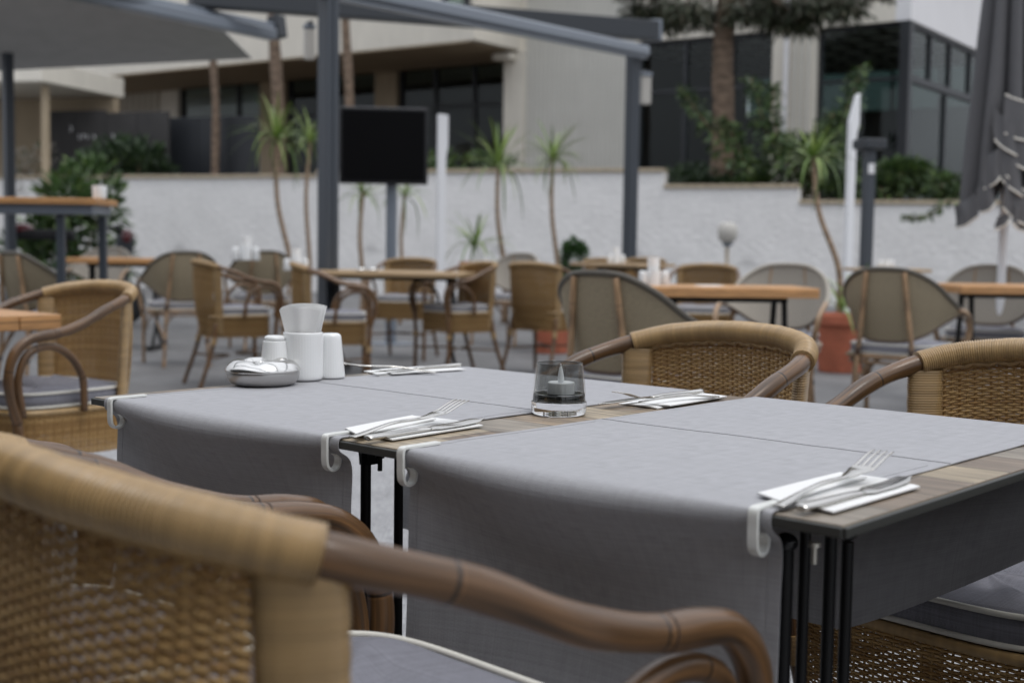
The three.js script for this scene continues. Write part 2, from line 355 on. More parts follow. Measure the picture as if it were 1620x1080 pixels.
// ------------------------------------------------------------------ the cream building behind
const corner = at(1437, 160, 25); corner.y = 0;
const BYAW = -0.611, BA = V(Math.cos(BYAW), 0, -Math.sin(BYAW)), nOut = V(Math.sin(BYAW), 0, Math.cos(BYAW));
const face = (u, v, zo = 0) => { const p = onPlane(u, v, corner.clone().addScaledVector(nOut, zo), nOut); return [p.clone().sub(corner).dot(BA), p.y]; };
{
  const B0 = 1.6, TOP = 9.2;
  const b = thing('cream_building', 'cream rendered building with large dark framed windows and an overhanging upper floor behind the wall', 'building', corner, BYAW);
  const fx = (u, zo = 0) => face(u, 170, zo)[0];
  const wall = (x0, x1, y0, y1, z, d, m, name = 'wall') => part(name, box(Math.abs(x1 - x0), y1 - y0, d, (x0 + x1) / 2, (y0 + y1) / 2, z - d / 2, 0), m, b);
  const windowAt = (x0, x1, y0, y1, z, cols, rows, fw = 0.09) => { // x0 < x1; rows: heights of transoms
    const f = [], w = x1 - x0;
    f.push(box(w, fw, 0.12, (x0 + x1) / 2, y1 - fw / 2, z - 0.1), box(w, fw, 0.12, (x0 + x1) / 2, y0 + fw / 2, z - 0.1));
    const xs = [x0, ...cols, x1];
    for (const x of xs) f.push(box(fw, y1 - y0 - 2 * fw, 0.12, x === x0 ? x + fw / 2 : x === x1 ? x - fw / 2 : x, (y0 + y1) / 2, z - 0.1));
    for (let i = 0; i < xs.length - 1; i++) for (const y of rows) { const a = xs[i] + (i ? fw / 2 : fw), c = xs[i + 1] - (i < xs.length - 2 ? fw / 2 : fw); f.push(box(c - a, fw * 0.8, 0.11, (a + c) / 2, y, z - 0.1)); }
    const win = part('window', f, M.darkFrame, b);
    const ys = [y0, ...rows, y1];
    for (let i = 0; i < xs.length - 1; i++) for (let j = 0; j < ys.length - 1; j++) part('pane', box(xs[i + 1] - xs[i] - fw * 0.5, ys[j + 1] - ys[j] - fw * 0.4, 0.008, (xs[i] + xs[i + 1]) / 2, (ys[j] + ys[j + 1]) / 2, z - 0.1, 0), M.pane, win);
    return win;
  };
  // right block, front
  const w1 = [fx(1290), -0.14], y1t = face(1360, 38)[1], w2 = [fx(1004), fx(1222)], y2t = face(1120, 57)[1];
  windowAt(w1[0], w1[1], B0, y1t, -0.06, [], [face(1360, 126)[1]], 0.08);
  wall(w1[0], -0.2, y1t, TOP, 0, 0.3, M.cream);
  part('corner_post', box(0.2, y1t - B0, 0.2, -0.1, (y1t + B0) / 2, -0.1), M.darkFrame, b);
  wall(w2[1], w1[0], B0, TOP, 0.06, 0.36, M.cream, 'pilaster');
  for (let i = 0; i < 3; i++) part('rib', box(0.05, TOP - B0, 0.04, lerp(w2[1], w1[0], 0.55 + i * 0.15), (TOP + B0) / 2, 0.082, 0.008), M.creamGrey, b);
  part('drainpipe', tube([V(fx(1243, 0.1), B0, 0.13), V(fx(1243, 0.1), TOP, 0.13)], 0.055, { seg: 2, rad: 10 }), M.white, b);
  windowAt(w2[0], w2[1], B0, y2t, -0.06, [lerp(w2[0], w2[1], 0.36), lerp(w2[0], w2[1], 0.7)], [face(1120, 140)[1]], 0.09);
  wall(w2[0], w2[1], y2t, TOP, 0, 0.3, M.cream);
  // ribbed grey wall and pillar
  const g0 = fx(832), g1 = w2[0], S1 = face(826, 80)[1];
  wall(g0, g1, B0, TOP, 0.02, 0.3, M.creamGrey);
  for (let i = 1; i < 24; i++) part('rib', box(0.035, TOP - B0, 0.03, lerp(g0, g1, i / 24), (TOP + B0) / 2, 0.032, 0.01), M.creamGrey, b);
  const p0 = fx(801);
  wall(p0, g0 - 0.003, B0, S1, 0.12, 0.5, M.cream, 'pilaster');
  part('bracket', box(0.5, 0.16, 0.4, p0 + 0.1, face(808, 92)[1], 0.18, 0.02), M.cream, b);
  // recessed ground floor under the overhanging upper storey
  const Z = -1.3, L = -34;
  const yT = face(720, 92, Z)[1], w3 = [fx(628, Z), fx(803, Z)], w4 = [fx(452, Z), fx(594, Z)], w5 = [fx(282, Z), fx(412, Z)];
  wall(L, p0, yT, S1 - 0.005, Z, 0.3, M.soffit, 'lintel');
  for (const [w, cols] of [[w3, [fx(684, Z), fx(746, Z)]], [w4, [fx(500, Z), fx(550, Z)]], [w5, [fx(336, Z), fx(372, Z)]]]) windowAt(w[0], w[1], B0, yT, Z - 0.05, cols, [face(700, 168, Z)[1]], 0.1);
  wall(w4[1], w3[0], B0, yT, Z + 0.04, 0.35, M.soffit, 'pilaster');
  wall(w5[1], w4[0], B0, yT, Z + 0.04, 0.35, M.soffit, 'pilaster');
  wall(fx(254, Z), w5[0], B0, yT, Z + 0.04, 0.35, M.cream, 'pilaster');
  // overhanging upper storey
  const c = onHeight(750, 63, S1).sub(corner), ox = c.dot(BA), oz = c.dot(nOut);
  part('upper_storey', box(ox - L, TOP - S1, oz + 4, (ox + L) / 2, (TOP + S1) / 2, (oz - 4) / 2, 0.02), M.cream, b);
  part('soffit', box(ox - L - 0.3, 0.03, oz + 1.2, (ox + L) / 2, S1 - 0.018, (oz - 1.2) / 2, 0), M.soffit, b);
  part('wall', box(g0 - ox - 0.004, TOP - S1, 4, (g0 + ox) / 2 , (TOP + S1) / 2, -2, 0), M.cream, b);
  windowAt(fx(700, oz), fx(742, oz), face(720, 18, oz)[1], face(720, -70, oz)[1], oz + 0.14, [], [], 0.12);
  // white louvres at the far left
  const lo = part('louvre_screen', box(fx(255, Z) - fx(140, Z), 0.12, 0.2, (fx(255, Z) + fx(140, Z)) / 2, yT - 0.06, Z, 0.01), M.cream, b);
  for (let i = 0; i < 12; i++) part('slat', box(0.11, yT - B0 - 0.125, 0.3, lerp(fx(146, Z), fx(250, Z), i / 11), (yT - 0.125 + B0) / 2, Z, 0.01), M.cream, lo);
  part('wall', box(9, yT - B0, 0.2, fx(190, Z), (yT + B0) / 2, Z - 2.2, 0), M.white, b);
  // right flank: receding glazing under a white wall
  const flank = (u, v) => { const p = onPlane(u, v, corner, BA); return [p.clone().sub(corner).dot(nOut), p.y]; };
  const zEnd = -9, f = [], ty = flank(1437, 120)[1] ;
  part('wall', box(0.3, TOP - y1t, 9.2, -0.15, (TOP + y1t) / 2, -4.6 + 0.005, 0), M.white, b);
  const zs = [0, flank(1477, 120)[0], flank(1508, 120)[0], flank(1540, 120)[0], -6.6, zEnd];
  const win = part('window', [box(0.12, 0.09, 8.7, -0.1, y1t - 0.045, -4.6), box(0.12, 0.14, 8.7, -0.1, ty, -4.6), ...zs.slice(1).map((z) => box(0.11, y1t - ty - 0.17, 0.09, -0.1, (y1t + ty) / 2, z))], M.darkFrame, b);
  for (let i = 0; i < zs.length - 1; i++) part('pane', box(0.008, y1t - ty - 0.08, zs[i] - zs[i + 1] - 0.04, -0.1, (y1t + ty) / 2, (zs[i] + zs[i + 1]) / 2, 0), M.pane, win);
  const wl = part('window', [box(0.12, 0.1, 8.7, -0.1, B0 + 0.05, -4.6), ...[-2.6, -5.2, zEnd].map((z) => box(0.11, ty - B0 - 0.2, 0.1, -0.1, (ty + B0) / 2, z))], M.darkFrame, b);
  for (const [a, e] of [[-0.2, -2.6], [-2.6, -5.2], [-5.2, zEnd]]) part('pane', box(0.008, ty - B0 - 0.12, a - e - 0.05, -0.1, (ty + B0) / 2, (a + e) / 2, 0), M.pane, wl);
  // rooms behind the glass: pale gridded ceiling, dim back wall and floor
  const cy = y1t + 0.28;
  part('ceiling', box(7.4, 0.1, 8.7, -3.95, cy + 0.05, -4.6, 0), M.white, b);
  for (let i = 0; i < 10; i++) part('ceiling_bar', box(0.06, 0.05, 8.3, -0.8 - i * 0.65, cy - 0.027, -4.6, 0), M.interior, b);
  for (let i = 0; i < 9; i++) part('ceiling_bar', box(6.9, 0.045, 0.06, -3.9, cy - 0.026, -1.2 - i * 0.9, 0), M.interior, b);
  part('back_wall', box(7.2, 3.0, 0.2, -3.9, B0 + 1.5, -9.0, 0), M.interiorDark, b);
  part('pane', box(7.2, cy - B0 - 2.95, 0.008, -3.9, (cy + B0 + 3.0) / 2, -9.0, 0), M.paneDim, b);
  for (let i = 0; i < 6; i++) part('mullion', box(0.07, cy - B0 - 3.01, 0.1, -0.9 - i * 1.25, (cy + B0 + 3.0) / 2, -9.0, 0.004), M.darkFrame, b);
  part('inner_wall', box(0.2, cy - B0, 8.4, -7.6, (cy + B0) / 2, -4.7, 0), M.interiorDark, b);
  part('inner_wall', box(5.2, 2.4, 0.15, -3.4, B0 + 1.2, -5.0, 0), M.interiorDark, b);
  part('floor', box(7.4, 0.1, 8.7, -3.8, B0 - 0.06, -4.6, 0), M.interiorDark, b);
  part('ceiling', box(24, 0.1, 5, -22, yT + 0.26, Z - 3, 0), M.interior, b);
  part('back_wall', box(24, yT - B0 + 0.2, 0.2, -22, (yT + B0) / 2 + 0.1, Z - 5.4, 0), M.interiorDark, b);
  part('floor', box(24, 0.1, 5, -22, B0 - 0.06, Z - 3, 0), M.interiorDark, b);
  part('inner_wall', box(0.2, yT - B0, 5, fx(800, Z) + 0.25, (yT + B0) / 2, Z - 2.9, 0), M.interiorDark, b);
  part('roof', box(36, 0.2, 10, -17, TOP + 0.1, -4.5, 0.02), M.white, b);
}
{ // low pavilion at the far left: eave and dim back
  const p = at(60, 150, 27); p.y = 0;
  const b = thing('garden_pavilion', 'low pavilion with pale flat eave at the far left behind the oleanders', 'building', p, -0.25);
  part('roof', box(5, 0.42, 3, -1.4, at(60, 128, 27).y, 0, 0.02), M.cream, b);
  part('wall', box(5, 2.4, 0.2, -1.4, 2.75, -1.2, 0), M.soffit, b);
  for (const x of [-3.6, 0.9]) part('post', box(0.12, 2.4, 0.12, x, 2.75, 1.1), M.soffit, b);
}
{ // dark hoarding on the bank
  const p = at(180, 240, 27.2); p.y = 0;
  const g = thing('dark_hoarding', 'dark grey hoarding panels with faint white marks behind the oleander', 'fence', p, wallTurn);
  const y0 = 1.66, y1 = at(180, 174, 27.2).y;
  for (let i = 0; i < 4; i++) part('panel', box(0.755, y1 - y0, 0.06, -1.33 + i * 0.765, (y0 + y1) / 2 - (i > 1 ? 0.06 : 0), 0, 0.006), M.hoarding, g);
  const marks = [];
  for (const [x, y, w, h] of [[-1.08, 0.62, 0.09, 0.12], [-0.86, 0.44, 0.05, 0.10], [-0.76, 0.46, 0.05, 0.1], [-0.66, 0.44, 0.05, 0.08], [-0.5, 0.44, 0.08, 0.08], [-0.02, 0.44, 0.06, 0.1], [0.12, 0.43, 0.06, 0.08], [0.26, 0.44, 0.05, 0.09]]) marks.push(tube([V(x, y1 - 1.0 + y - h / 2, 0.034), V(x + w * 0.6, y1 - 1.0 + y, 0.036), V(x + w * 0.1, y1 - 1.0 + y + h / 2, 0.034)], 0.012, { seg: 8, rad: 5 }));
  part('white_mark', marks, M.whitePaint, g);
  const q = at(338, 240, 27.0); q.y = 0;
  const g2 = thing('dark_fence', 'low black fence panels below the dark windows left of the TV', 'fence', q, wallTurn);
  for (let i = 0; i < 3; i++) part('panel', box(0.70, 1.85, 0.05, -0.72 + i * 0.71, 2.58, 0, 0.006), M.darkFrame, g2);
}

{ // a front added out of view on the near side of the terrace: it keeps the sky off everything that faces it
  const p = T(1.5, 0, -4.6), g = thing('added_front', 'unseen low front with dark windows, added to shade the near side of the terrace', 'building', p, YAW);
  part('wall', box(17, 3.4, 0.3, -3, 1.7, 0.3, 0), S({ map: render([0.50, 0.46, 0.42], 0.06), roughness: 0.9 }), g);
  const w = thing('added_awning', 'unseen canvas awning on posts, added to shade the near side of the terrace', 'awning', p.clone(), YAW);  // awning added out of view to darken the near hang and closest chair
  part('canvas', sheet((u, v) => V(lerp(-10, 4, u), lerp(3.25, 2.75, v) - 0.05 * Math.sin(u * 31) ** 2, lerp(0, -3.1, v)), 40, 4, 0.01, [14, 3]), M.canopy, w);
  part('front_beam', box(14, 0.14, 0.1, -3, 2.68, -3.12, 0.01), M.frameDark, w);
  for (const x of [-9.9, 3.9]) part('post', box(0.1, 2.68, 0.1, x, 1.34, -3.12, 0.008), M.frameDark, w);
  for (let i = 0; i < 5; i++) part('window', box(2.2, 2.2, 0.08, -9 + i * 3, 1.5, 0.13, 0.01), M.blackPlastic, g);
}

// ------------------------------------------------------------------ foliage
function leaves(n, place, len, wid, tones, droop = 0) { // place() -> {p, d} position and direction
  const P = [], C = [], I = [], N = [];
  for (let i = 0; i < n; i++) {
    const { p, d, s = 1 } = place(i), l = len * s * rr(0.7, 1.25), w = wid * s * rr(0.75, 1.2), t = tones[Math.floor(rnd() * tones.length)], k = rr(0.75, 1.25);
    const dir = d.clone().normalize(), side = dir.clone().cross(V(rr(-1, 1), 1.2, rr(-1, 1))).normalize(), up = side.clone().cross(dir).normalize();
    const m = p.clone().addScaledVector(dir, l * 0.5).addScaledVector(up, -l * 0.05), tip = p.clone().addScaledVector(dir, l).addScaledVector(V(0, -1, 0), l * droop);
    const a = m.clone().addScaledVector(side, w / 2).addScaledVector(up, w * 0.2), b = m.clone().addScaledVector(side, -w / 2).addScaledVector(up, w * 0.2), o = P.length / 3;
    for (const q of [p, a, m, b, tip]) { P.push(q.x, q.y, q.z); C.push(t[0] * k, t[1] * k, t[2] * k); N.push(up.x, up.y, up.z); }
    I.push(o, o + 1, o + 2, o, o + 2, o + 3, o + 1, o + 4, o + 2, o + 2, o + 4, o + 3);
  }
  const g = new THREE.BufferGeometry();
  g.setAttribute('position', new THREE.Float32BufferAttribute(P, 3));
  g.setAttribute('color', new THREE.Float32BufferAttribute(C, 3));
  g.setIndex(I); g.computeVertexNormals();
  return g;
}
const GREEN = [[0.05, 0.10, 0.026], [0.075, 0.14, 0.035], [0.035, 0.075, 0.022], [0.11, 0.17, 0.04]], DARKG = [[0.028, 0.06, 0.02], [0.045, 0.085, 0.026], [0.02, 0.045, 0.018]], LIGHTG = [[0.16, 0.25, 0.045], [0.20, 0.30, 0.06], [0.12, 0.20, 0.04]];
function shrub(name, label, pos, [rx, ry, rz], n, size, tones, clumps = 9, group) {
  const g = thing(name, label, 'shrub', pos, 0, group);
  const cs = Array.from({ length: clumps }, () => { const a = rr(0, 6.28), r = Math.sqrt(rnd()), h = rnd(); return V(Math.cos(a) * r * rx * 0.8, ry * (0.25 + 1.5 * h * (1 - 0.35 * r)), Math.sin(a) * r * rz * 0.8); });
  const stems = cs.map((c) => tube([V(c.x * 0.15, 0, c.z * 0.15), V(c.x * 0.6, c.y * 0.6, c.z * 0.5), c], 0.012, { seg: 6, rad: 5 }));
  part('stem', stems, M.trunk, g);
  stuff(part('foliage', leaves(n, (i) => {
    const c = cs[i % clumps], d = V(rr(-1, 1), rr(-0.6, 1), rr(-1, 1)).normalize(), k = Math.cbrt(rnd());
    return { p: c.clone().add(V(d.x * rx * 0.45 * k, d.y * ry * 0.4 * k, d.z * rz * 0.45 * k)), d: d.clone().add(V(0, 0.25, 0)) };
  }, size, size * 0.38, tones, 0.15), M.leaf, g));
  return g;
}
function climber(name, label, pts, n, size, tones, spread) { // a long leafy shoot
  const g = thing(name, label, 'plant', pts[0][0].clone());
  for (const line of pts) {
    const L = line.map((q) => q.clone().sub(pts[0][0])), c = new THREE.CatmullRomCurve3(L);
    part('stem', tube(L, 0.012, { seg: 14, rad: 5 }), M.trunk, g);
    stuff(part('foliage', leaves(n, () => { const t = Math.pow(rnd(), 0.8), p = c.getPoint(t), d = V(rr(-1, 1), rr(-0.7, 0.8), rr(-1, 1)); return { p: p.addScaledVector(d, spread * rnd() * (1.1 - t * 0.6)), d, s: 1.1 - 0.4 * t }; }, size, size * 0.42, tones, 0.2), M.leaf, g));
  }
  return g;
}
const bank = (u, v, depth, y = 1.66) => { const p = at(u, v, depth); p.y = y; return p; };
{ // a planter added out of the frame, at the right end of the set table: it closes off the light under the table there
  const g = thing('added_planter', 'unseen planter with hedge, added to block light past the right end of the set table', 'planter', T(1.64, 0, 1.3), YAW);
  part('box', box(0.42, 0.72, 2.1, 0, 0.36, 0, 0.01), M.hoarding, g);
  part('soil', box(0.38, 0.02, 2.04, 0, 0.728, 0, 0), M.soil, g);
  stuff(part('foliage', leaves(2600, () => { const d = V(rr(-1, 1), rr(-0.4, 1), rr(-1, 1)); return { p: V(rr(-0.16, 0.16), rr(0.70, 0.82), rr(-0.98, 0.98)), d }; }, 0.07, 0.035, DARKG, 0.1), M.leaf, g));
}
shrub('oleander', 'large dark green oleander at the far left behind the bar table', bank(105, 280, 22.5, 0), [1.05, 1.28, 0.7], 2000, 0.26, GREEN, 14);
shrub('oleander', 'dark bushy oleander spilling over the wall in front of the hoarding', bank(200, 270, 26.4), [1.25, 0.8, 0.45], 1800, 0.22, DARKG, 12);
shrub('flowering_bush', 'pale blossoming bush beside the left pergola post', bank(45, 250, 26.8), [0.5, 0.75, 0.4], 700, 0.12, [[0.45, 0.42, 0.36], [0.05, 0.1, 0.03], [0.55, 0.50, 0.45]], 8);
shrub('bank_shrub', 'leafy green shrub under the wide window right of the TV', bank(745, 260, 24.5), [0.85, 0.60, 0.5], 1500, 0.16, GREEN, 12);
shrub('bank_shrub', 'low clipped green shrub right of the pergola corner post', bank(1100, 275, 22.9), [0.75, 0.40, 0.4], 1300, 0.13, DARKG, 12);
shrub('bank_shrub', 'spreading shrub at the foot of the pine trunk', bank(1190, 262, 23.0), [0.8, 0.5, 0.45], 1400, 0.15, GREEN, 12);
shrub('bank_shrub', 'bushy shrub behind the tallest yucca crown', bank(1285, 300, 22.7, 1.6), [0.85, 0.85, 0.5], 1700, 0.17, GREEN, 14);
shrub('bank_shrub', 'loose green shrub below the corner window', bank(1420, 300, 22.3, 1.6), [1.05, 0.55, 0.5], 2000, 0.16, GREEN, 12);
shrub('bank_shrub', 'shrub with a white flower beside the folded parasol', bank(1500, 310, 21.9, 1.6), [0.5, 0.38, 0.4], 900, 0.15, GREEN, 9);
climber('climbing_shoot', 'long leafy shoot leaning across the window left of the drainpipe', [[at(1245, 260, 22), at(1215, 215, 22), at(1200, 160, 22), at(1188, 125, 22)], [at(1245, 260, 22), at(1230, 215, 21.9), at(1222, 170, 21.9), at(1226, 135, 22)]], 340, 0.16, GREEN, 0.24);
climber('climbing_shoot', 'thin leafy shoot arching left over the shrub beside the corner post', [[at(1160, 255, 21.9), at(1125, 205, 21.9), at(1095, 165, 22), at(1078, 140, 22)], [at(1180, 260, 21.9), at(1160, 215, 21.9), at(1142, 190, 21.9)]], 280, 0.16, GREEN, 0.2);
climber('climbing_shoot', 'leafy shoot rising between the white lamp and the corner window', [[at(1300, 270, 21.8), at(1330, 200, 21.8), at(1350, 150, 21.8), at(1362, 105, 21.8)], [at(1290, 260, 21.7), at(1310, 210, 21.8), at(1318, 180, 21.8)]], 360, 0.16, GREEN, 0.28);
climber('trailing_shoot', 'leafy shoot trailing down the white wall near the parasol', [[at(1500, 316, 20.2), at(1480, 335, 20.2), at(1450, 345, 20.2), at(1428, 344, 20.2)]], 170, 0.11, GREEN, 0.07);

{ // pine: furrowed trunk, limbs, drooping needle clumps
  const base = bank(1142, 262, 23.3), top = at(1146, -260, 22.8);
  const g = thing('pine_tree', 'pine with a stout brown trunk and drooping needles in front of the building', 'tree', base);
  const h = top.y - base.y;
  part('trunk', tube([V(0, -0.1, 0), V(0.02, h * 0.2, 0), V(-0.03, h * 0.4, 0.02), V(0.05, h * 0.7, 0), V(0, h, 0)], (t, a) => 0.195 * (1.12 - 0.5 * t) * (1 + 0.06 * Math.sin(a * 5 + t * 14) + 0.05 * Math.sin(a * 9 - t * 40)), { seg: 40, rad: 18 }), M.bark, g);
  const ends = [], limbs = [];
  const spots = [[1020, 10], [1050, 25], [1085, 8], [1010, -30], [1120, 20], [1100, -40], [1175, 12], [1205, -2], [1235, 20], [1262, 28], [1280, 5], [1310, -6], [1335, 6], [1240, -40], [1180, -60], [1060, -60], [1330, -50], [1385, -30], [970, -55], [1290, -70], [1130, -90]];
  for (const [u, v] of spots) {
    const e = at(u, v, 22.9 + rr(-1.1, 0.9)).sub(base), s = V(0.02, Math.min(h, e.y + rr(0.2, 0.9)), 0);
    ends.push(e);
    limbs.push(tube([s, s.clone().lerp(e, 0.5).add(V(0, 0.25, 0)), e], (t) => 0.06 * (1 - 0.75 * t), { seg: 8, rad: 6 }));
  }
  part('limb', limbs, M.bark, g);
  stuff(part('needles', leaves(15000, (i) => { const e = ends[i % ends.length], d = V(rr(-1, 1), rr(-1, 0.6), rr(-1, 1)); const k = Math.sqrt(rnd()); return { p: e.clone().add(V(d.x * 0.44 * k, d.y * 0.29 * k, d.z * 0.42 * k)), d: V(d.x, d.y - 0.35, d.z) }; }, 0.15, 0.042, [[0.04, 0.055, 0.022], [0.03, 0.045, 0.018], [0.06, 0.055, 0.025]], 0.2), M.leaf, g));
}
for (const [u, v0, d, r, label] of [[436, 262, 26.0, 0.125, 'slim brown tree trunk left of the middle pergola post'], [338, 262, 26.6, 0.08, 'slender bare trunk in front of the dark windows'], [549, 255, 25.6, 0.095, 'slim trunk just behind the top of the TV']]) {
  const b = bank(u, v0, d), g = thing('slim_tree', label, 'tree', b), h = 6.5;
  part('trunk', tube([V(0, 0, 0), V(0.04, h * 0.3, 0), V(-0.05, h * 0.6, 0.03), V(0.03, h, 0)], (t, a) => r * (1.1 - 0.4 * t) * (1 + 0.08 * Math.sin(a * 4 + t * 30)), { seg: 24, rad: 10 }), M.bark, g);
  stuff(part('crown', leaves(1500, () => { const q = V(rr(-1, 1), rr(-0.5, 1), rr(-1, 1)); return { p: V(0, h, 0).add(q.multiplyScalar(1.3)), d: q.clone() }; }, 0.16, 0.05, DARKG, 0.2), M.leaf, g));
}
// ------------------------------------------------------------------ wickerwork
const TONES = [[0.36, 0.225, 0.095], [0.40, 0.26, 0.115], [0.31, 0.185, 0.075], [0.43, 0.285, 0.13]];
// rows of round cane passing in front of and behind upright stakes; S(u, v) -> {p, n}; stakes at whole numbers of u * stakes
function weave(S, stakes, rows, o = {}) {
  const { r = 0.0023, amp = 0.0026, closed = false, v0 = 0, v1 = 1, jitter = 0.0006 } = o, P = [], C = [], I = [], sub = 2, n = stakes * sub;
  const at2 = (u, v) => { const a = S(u, v), b = S(u, Math.min(1, v + 0.01)), c = S(u, Math.max(0, v - 0.01)); return { p: a.p, n: a.n, t: b.p.clone().sub(c.p).normalize() }; };
  for (let k = 0; k < rows; k++) {
    const v = lerp(v0, v1, (k + 0.5) / rows), tone = TONES[Math.floor(rnd() * 4)], kk = rr(0.93, 1.07), start = P.length / 3;
    for (let i = 0; i <= n; i++) {
      const u = i / n, { p, n: nn, t } = at2(u, v), w = (i % 2 === 0) ? 0 : (((i - 1) / 2 + k) % 2 ? 1 : -1);
      const c = p.clone().addScaledVector(nn, amp * w * 1.0).addScaledVector(t, rr(-jitter, jitter));
      for (const [a, b] of [[0, 1], [1, 0], [0, -1], [-1, 0]]) {
        const q = c.clone().addScaledVector(nn, a * r).addScaledVector(t, b * r * 1.1);
        P.push(q.x, q.y, q.z); C.push(tone[0] * kk, tone[1] * kk, tone[2] * kk);
      }
    }
    for (let i = 0; i < n; i++) for (let j = 0; j < 4; j++) {
      const a = start + i * 4 + j, b = start + i * 4 + (j + 1) % 4, c = a + 4, d = b + 4;
      I.push(a, b, c, b, d, c);
    }
  }
  for (let s = 0; s < stakes; s++) {
    const u = (s + 0.5) / stakes, m = 8, start = P.length / 3, tone = TONES[s % 4];
    for (let i = 0; i <= m; i++) {
      const { p, n: nn } = S(u, lerp(v0, v1, i / m)), e = S(Math.min(1, u + 0.005), lerp(v0, v1, i / m)).p.clone().sub(p).normalize();
      for (const [a, b] of [[0, 1], [1, 0], [0, -1], [-1, 0]]) { const q = p.clone().addScaledVector(nn, a * 0.0016).addScaledVector(e, b * 0.0022); P.push(q.x, q.y, q.z); C.push(tone[0] * 0.85, tone[1] * 0.85, tone[2] * 0.85); }
    }
    for (let i = 0; i < m; i++) for (let j = 0; j < 4; j++) { const a = start + i * 4 + j, b = start + i * 4 + (j + 1) % 4; I.push(a, b, a + 4, b, b + 4, a + 4); }
  }
  const g = new THREE.BufferGeometry();
  g.setAttribute('position', new THREE.Float32BufferAttribute(P, 3));
  g.setAttribute('color', new THREE.Float32BufferAttribute(C, 3));
  g.setIndex(I); g.computeVertexNormals();
  return g;
}
const ringed = (r, len, pitch, depth) => (t, a) => r * (1 + depth * Math.cos((t * len / pitch) * Math.PI * 2) + 0.012 * Math.sin(t * 37 + a) + 0.008 * Math.sin(t * 91));
// a flat post bound round with cane
function boundPost(p0, p1, rx, rz, turn, pitch = 0.0041) {
  const len = p0.distanceTo(p1), rows = Math.round(len / pitch) * 3, P = [], UV = [], I = [], rad = 16, ax = V(Math.cos(turn), 0, Math.sin(turn)), az = V(-Math.sin(turn), 0, Math.cos(turn));
  for (let i = 0; i <= rows; i++) {
    const c = p0.clone().lerp(p1, i / rows), k = 1 + 0.05 * Math.cos((i / 3) * Math.PI * 2) + 0.01 * Math.sin(i * 0.37);
    for (let j = 0; j <= rad; j++) {
      const a = (j / rad) * Math.PI * 2, q = c.clone().addScaledVector(ax, Math.sign(Math.cos(a)) * Math.pow(Math.abs(Math.cos(a)), 0.8) * rx * k).addScaledVector(az, Math.sign(Math.sin(a)) * Math.pow(Math.abs(Math.sin(a)), 0.8) * rz * k);
      P.push(q.x, q.y, q.z); UV.push((j / rad) * 0.1, (i / rows) * len);
    }
  }
  for (let i = 0; i < rows; i++) for (let j = 0; j < rad; j++) { const k = i * (rad + 1) + j, l = k + rad + 1; I.push(k, l, k + 1, l, l + 1, k + 1); }
  const g = new THREE.BufferGeometry();
  g.setAttribute('position', new THREE.Float32BufferAttribute(P, 3)); g.setAttribute('uv', new THREE.Float32BufferAttribute(UV, 2));
  g.setIndex(I); g.computeVertexNormals();
  return g;
}
const mirror = (pts) => pts.map((p) => V(-p.x, p.y, p.z));
function padOutline(hw, hd, n = 56, e = 4.5) { // rounded square, front at +z
  return Array.from({ length: n }, (_, i) => { const a = (i / n) * Math.PI * 2, c = Math.cos(a), s = Math.sin(a); return [Math.sign(c) * Math.pow(Math.abs(c), 2 / e) * hw * (1 - 0.05 * Math.min(0, s)*-1), Math.sign(s) * Math.pow(Math.abs(s), 2 / e) * hd]; });
}
function cushion(parent, hw, hd, y0, y1, zc, dip) {
  const o = padOutline(hw, hd), n = o.length, prof = [[0, y0], [0.9, y0], [1, y0 + 0.003], [1.012, (y0 + y1) / 2], [1, y1 - 0.004], [0.94, y1 + 0.003], [0.7, y1 + 0.010], [0.35, y1 + 0.010 - dip], [0, y1 + 0.010 - dip]], P = [], UV = [], I = [];
  prof.forEach(([k, y], j) => { for (let i = 0; i <= n; i++) { const [x, z] = o[i % n]; P.push(x * k, y + (j > 3 ? 0.006 * Math.sin(i * 0.9 + j) * k * (1 - k) * 4 : 0), zc + z * k); UV.push(j > 1 && j < 5 ? i * 0.03 : x * k, j > 1 && j < 5 ? y : z * k); } });
  for (let j = 0; j < prof.length - 1; j++) for (let i = 0; i < n; i++) { const a = j * (n + 1) + i, b = a + 1, c = a + n + 1, d = c + 1; I.push(a, c, b, b, c, d); }
  const g = new THREE.BufferGeometry();
  g.setAttribute('position', new THREE.Float32BufferAttribute(P, 3)); g.setAttribute('uv', new THREE.Float32BufferAttribute(UV, 2)); g.setIndex(I); g.computeVertexNormals();
  const c = part('cushion', g, M.cushion, parent);
  for (const y of [y1 - 0.001, y0 + 0.004]) part('piping', tube(o.map(([x, z]) => V(x * 1.004, y, zc + z * 1.004)), 0.0042, { seg: 110, rad: 6, closed: true }), M.piping, c);
  return c;
}

